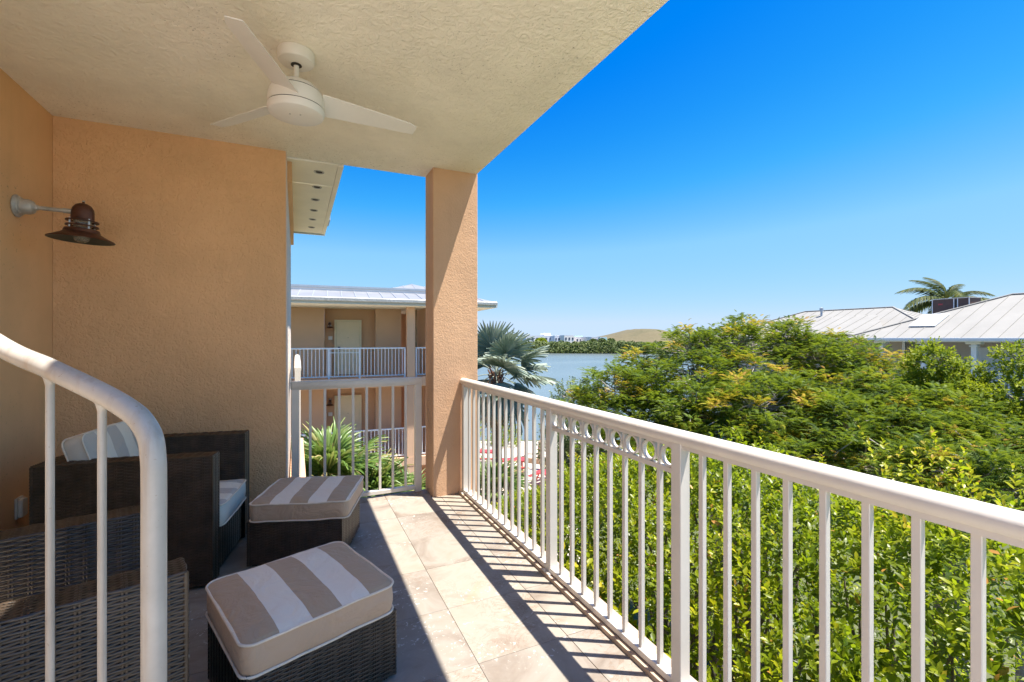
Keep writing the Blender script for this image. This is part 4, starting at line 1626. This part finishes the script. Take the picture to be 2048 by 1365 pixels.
# ------------------------------------------------------------------ trees
def limb_tree(mb, root, targets, r0, r1, wob=.15, n=6):
    for tg in targets:
        a, b = Vector(root), Vector(tg)
        d = b - a
        pts = []
        for k in range(6):
            t = k / 5
            p = a + d * t + Vector((random.uniform(-1, 1), random.uniform(-1, 1), random.uniform(-1, 1))) * wob * d.length * .3 * math.sin(PI * t)
            p.z += .12 * d.length * math.sin(PI * t) * .5
            pts.append(p)
        mb.tube(pts, [r0 + (r1 - r0) * k / 5 for k in range(6)], n, cap=False)


def frond_template(nl=6):
    vs, fs = [], []
    for i in range(nl):
        t = .15 + .85 * i / (nl - 1)
        c = np.array((0, t, .12 * math.sin(t * 2.4) - .35 * t * t))
        l = .34 * math.sin(PI * (t * .75 + .18)) + .05
        for s in (-1, 1):
            b = len(vs)
            tip = c + np.array((s * l * .85, .10, -.40 * l))
            w = .06
            vs += [c + (0, -w, 0), c + (0, w, 0), (c + tip) / 2 + (0, w * 1.1, .02), tip]
            fs += [(b, b + 1, b + 2), (b, b + 2, b + 3)]
    return np.array(vs), np.array(fs)


FR_V, FR_F = frond_template()


def fern_tree(label, lobes, base_px, npad, nfr, seed):
    """lobes: (px,py,d,r). Spreading tree with feathery drooping leaves gathered in pads"""
    L = [(at(px, py, d), r) for px, py, d, r in lobes]
    bx = at(*base_px)
    t = thing('feathery_tree', label, 'tree', (bx.x, bx.y, -6.2))
    off = np.array((bx.x, bx.y, -6.2))
    tw = MB()
    crotch = Vector((0, 0, 3.4))
    trunk = MB()
    trunk.tube([(0, 0, 0), (.1, .05, 1.7), (0, 0, 3.5)], [.34, .26, .22], 12)
    limb_tree(trunk, crotch, [c - Vector(off) - Vector((0, 0, r * .3)) for c, r in L], .11, .04, .12)
    PP, DD, TT, SS = [], [], [], []
    for c, r in L:
        cc = np.array(c)
        m = int(npad * r * r)
        d = rand_dirs(m * 3)
        d = d[d[:, 2] > -.35][:m]
        rr = r * rng.uniform(.55, 1.02, (len(d), 1))
        pads = cc + d * rr * np.array([1, 1, .72])
        for pd, dd in zip(pads, d):
            yellow = rng.random() < .12
            k = nfr
            az = rng.uniform(0, 2 * PI, k)
            out = np.stack([np.cos(az), np.sin(az), rng.uniform(-.25, .55, k)], 1) + dd * .5
            p0 = pd + out * rng.uniform(.0, .16, (k, 1)) + rng.normal(scale=.05, size=(k, 3))
            PP.append(p0)
            DD.append(out)
            base = rng.uniform(.1, .62)
            ti = np.clip(base + rng.normal(scale=.1, size=k) + (0.0), 0, .8)
            if yellow:
                ti = np.where(out[:, 2] + rng.normal(scale=.3, size=k) > -.1, rng.uniform(.80, .97, k), ti)
            TT.append(ti)
            SS.append(rng.uniform(.10, .17, k))
            if rng.random() < .8:
                a = Vector(cc - off) + Vector(dd * r * .15)
                b = Vector(pd - off) + Vector(dd) * .10 * (rng.random() < .3)
                mid = (a + b) / 2 + Vector(rng.normal(scale=.12, size=3))
                tw.tube([a, mid, b], [.020, .013, .007], 4, cap=False)
    P, Dv, Tt, S = np.concatenate(PP), np.concatenate(DD), np.concatenate(TT), np.concatenate(SS)
    up = np.array([0, 0, 1.0]) + rng.normal(scale=.25, size=P.shape)
    v, f, ti = scatter(FR_V, FR_F, P - off, frames(Dv, up), S, Tt)
    tag(link('crown', npmesh('crown', v, f, 'fern_leaf', ti), t), kind='stuff')
    trunk.build('trunk', 'bark', t, smooth=60)
    tag(tw.build('twigs', 'pale_bark', t), kind='stuff')
    return t


main = [(1180, 835, 11.5, .85), (1235, 790, 11.5, .95), (1300, 757, 12, .95), (1385, 712, 12, 1.05), (1475, 700, 12, 1.1), (1560, 708, 12, 1.1), (1640, 730, 11.5, 1.1),
        (1705, 750, 11, 1.05), (1270, 850, 10.8, 1.1), (1385, 840, 10.2, 1.2), (1500, 835, 10, 1.3), (1620, 860, 9.8, 1.2), (1450, 920, 9.3, 1.0),
        (1340, 920, 9.8, .95), (1570, 935, 8.8, 1.0), (1390, 770, 11, 1.1), (1480, 770, 11, 1.1), (1560, 790, 10.8, 1.1), (1650, 800, 10.5, 1.1), (1310, 800, 11, 1.0), (1440, 850, 9.8, 1.1), (1250, 910, 10.5, .9), (1640, 920, 9, .9)]
right = [(1790, 880, 8.8, .95), (1890, 920, 8.2, .95), (1990, 930, 7.8, .95), (1780, 780, 9.9, .75), (1765, 830, 9.6, .95), (1850, 850, 9.0, .95), (1940, 880, 8.5, .95), (2040, 890, 8.0, .95), (1720, 940, 8.2, 1.0), (1840, 965, 7.6, 1.0), (1950, 975, 7.0, .9),
         (2060, 985, 6.8, .9), (2150, 900, 8, 1.0), (1690, 870, 9.0, 1.0)]
fern_tree('broad feathery tree with orange tips between the lake and the grey house', main, (1440, 900, 11), 44, 38, 1)
fern_tree('feathery tree at the right side before the grey house porch', right, (1900, 900, 9), 50, 38, 2)


def leafy_tree(name, label, lobes, base, mat, dens, nl, slen, leaf, simple_leaf=True, bark='pale_bark'):
    L = [(at(px, py, d), r) for px, py, d, r in lobes]
    bx = at(*base)
    t = thing(name, label, 'tree', (bx.x, bx.y, -6.2))
    off = np.array((bx.x, bx.y, -6.2))
    trunk = MB()
    top = min(c.z for c, r in L) + 6.2 - 1.0
    trunk.tube([(0, 0, 0), (.05, .05, top * .5), (0, 0, top)], [.13, .10, .08], 8)
    limb_tree(trunk, Vector((0, 0, top - .1)), [c - Vector(off) for c, r in L], .05, .02, .12)
    P, Dv, T_ = [], [], []
    for c, r in L:
        m = int(dens * r * r)
        d = rand_dirs(m)
        rr = r * rng.uniform(.35, 1.0, (m, 1)) ** .6
        lump = 1 + .28 * np.array([nz(*(q * 2.3 + 11), ) for q in d])[:, None]
        P.append(np.array(c) + d * rr * lump)
        Dv.append(d * .8 + np.array([0, 0, .7]) + rng.normal(scale=.3, size=d.shape))
        T_.append(np.clip(rng.normal(.5, .2, m), 0, 1))
        for k in range(int(18 * r)):
            e = Vector(d[k % m] * r * .9)
            trunk.tube([c - Vector(off), c - Vector(off) + e * .5 + Vector(rng.normal(scale=.06, size=3)), c - Vector(off) + e], [.018, .012, .004], 4, cap=False)
    P, Dv, T_ = np.concatenate(P), np.concatenate(Dv), np.concatenate(T_)
    v, f, ti = sprigs(P - off, Dv, nl, slen, leaf, T_, simple_leaf)
    tag(link('crown', npmesh('crown', v, f, mat, ti), t), kind='stuff')
    trunk.build('trunk', bark, t, smooth=60)
    return t


leafy_tree('bushy_tree', 'bushy bright green tree in front of the grey house porch', [(1862, 734, 9.6, .44), (1905, 795, 9.4, .5), (1935, 765, 9.4, .36), (1830, 800, 9.6, .4), (1935, 830, 9.0, .6), (1870, 850, 9.2, .6)],
           (1895, 800, 9.4), 'bright_leaf', 1500, 10, .16, .095)
leafy_tree('bushy_tree', 'sparse yellow green tree at the right edge before the porch railing', [(2035, 722, 8.8, .33), (2070, 760, 8.6, .4), (2030, 800, 8.4, .32), (2075, 850, 8.4, .5), (2020, 850, 8.4, .4)],
           (2050, 800, 8.6), 'bright_leaf', 1000, 9, .15, .09)
leafy_tree('bushy_tree', 'sage green bushy tree between the silver palm and the feathery tree', [(1140, 800, 14, .55), (1185, 800, 14, .5), (1120, 850, 13.5, .6), (1165, 870, 13, .8), (1110, 900, 13, .5), (1140, 940, 12.5, .6)],
           (1145, 850, 13.5), 'sage_leaf', 620, 9, .18, .10)
leafy_tree('bushy_tree', 'dark leafy tree by the water left of the silver palm', [(905, 860, 27, 1.6), (1010, 880, 33, 1.2), (1135, 930, 22, .9)],
           (1000, 870, 30), 'bright_leaf', 200, 9, .3, .18)


# ------------------------------------------------------------------ the tall shrub right outside the railing
def hedge_top(x, y):
    h = .44 - 1.1 * max(0, (2.9 - x) / 1.15) ** 2 - .9 * max(0, x - 3.2) ** 2
    h -= .30 * max(0, y - 2.9) ** 1.35
    h -= .25 * max(0, 1.0 - y) ** 1.3 * .25
    h += .22 * nz(x, y, 0, .9) + .16 * nz(x, y, 7, 2.2)
    return h


hg = thing('hedge_shrub', 'tall dense hedge with glossy yellow green leaves just outside the long railing', 'hedge', (3.0, 2.0, -6.2))
off = np.array((3.0, 2.0, -6.2))
P, Dv, Tn = [], [], []
tries = 0
while len(P) < 12500:
    x, y = rng.uniform(1.72, 4.9), rng.uniform(-1.3, 6.8)
    if y < (x - 1.4) * -.35 - .3:
        continue
    zt = hedge_top(x, y)
    dep = rng.exponential(.16)
    if x < 2.1 and rng.random() < .15:
        dep += rng.uniform(0, .9)
    z = zt - dep
    if z < -2.6:
        continue
    e = .15
    gx = (hedge_top(x + e, y) - hedge_top(x - e, y)) / (2 * e)
    gy = (hedge_top(x, y + e) - hedge_top(x, y - e)) / (2 * e)
    nrm = np.array((-gx, -gy, 1.0))
    nrm /= np.linalg.norm(nrm)
    P.append((x, y, z))
    Dv.append(nrm * .6 + np.array((0, 0, .8)) + rng.normal(scale=.35, size=3))
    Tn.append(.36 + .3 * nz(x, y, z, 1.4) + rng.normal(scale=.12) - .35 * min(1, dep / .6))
# side face, steep, down to the lower storeys
k = 0
while k < 8500:
    y, z = rng.uniform(-1.0, 6.8), rng.uniform(-2.6, .1)
    x = 1.80 + .14 * nz(y, z, 3, 1.3) + .10 * nz(y, z, 5, 3.1) + rng.exponential(.16) + .15 * max(0, y - 3.5)
    if z > hedge_top(x, y) or (nz(y, z, 21, 1.6) < -.3 and rng.random() < .7):
        continue
    P.append((x, y, z))
    Dv.append(np.array((-.6, -.15, .7)) + rng.normal(scale=.4, size=3))
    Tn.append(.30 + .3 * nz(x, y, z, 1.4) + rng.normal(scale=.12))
    k += 1
# long shoots standing above the clipped top
for (px, py, d, L_) in ((1755, 925, 3.6, .28), (1790, 960, 3.3, .22), (1870, 960, 3.3, .36), (1905, 990, 3.2, .3), (1935, 985, 3.1, .3), (1645, 925, 4.0, .12), (2030, 1000, 2.9, .2), (1150, 905, 5.4, .15), (1840, 985, 3.2, .25)):
    b = at(px, py + 30, d)
    for j in range(int(L_ / .05) + 3):
        P.append((b.x + rng.normal(scale=.03), b.y + rng.normal(scale=.03), b.z - .1 + j * .05))
        Dv.append(np.array((0, 0, 1.2)) + rng.normal(scale=.35, size=3))
        Tn.append(.72)
P, Dv, Tn = np.array(P), np.array(Dv), np.clip(np.array(Tn), 0, .8)
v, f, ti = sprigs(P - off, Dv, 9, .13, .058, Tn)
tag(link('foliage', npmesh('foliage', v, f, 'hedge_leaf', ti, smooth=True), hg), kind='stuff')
br = MB()
for k in range(14):
    b = Vector((random.uniform(2.3, 4.2), random.uniform(-.8, 6.2), 0))
    tgt = [Vector((b.x + random.uniform(-.7, .7), b.y + random.uniform(-.7, .7), hedge_top(b.x, b.y) - random.uniform(.1, .5))) for _ in range(9)]
    root = Vector((b.x, b.y, -2.6))
    br.tube([Vector((b.x, b.y, -6.2)) - Vector(off), root - Vector(off)], [.07, .05], 8)
    limb_tree(br, root - Vector(off), [q_ - Vector(off) for q_ in tgt], .03, .006, .2, 5)
tag(br.build('branches', 'bark', hg, smooth=60), kind='stuff')
# the largest leaves, near the railing, one by one
lv, lf = LEAF_V, LEAF_F
lm = [npmesh('leaf', lv * s, lf, 'hedge_leaf', np.full(len(lv), t_), smooth=True) for s, t_ in ((.075, .55), (.085, .7), (.07, .4), (.08, .86))]
k = 0
while k < 260:
    y, z = rng.uniform(-.2, 3.2), rng.uniform(-1.0, .2)
    x = 1.74 + rng.uniform(0, .12)
    if z > hedge_top(2.0, y) + .1:
        continue
    o = link('leaf', lm[min(3, int(rng.random() ** 1.5 * 4))], hg, (x - off[0], y - off[1], z - off[2]))
    o.rotation_euler = (R(rng.uniform(10, 60)), R(rng.uniform(-30, 30)), rng.uniform(0, 6.28))
    k += 1
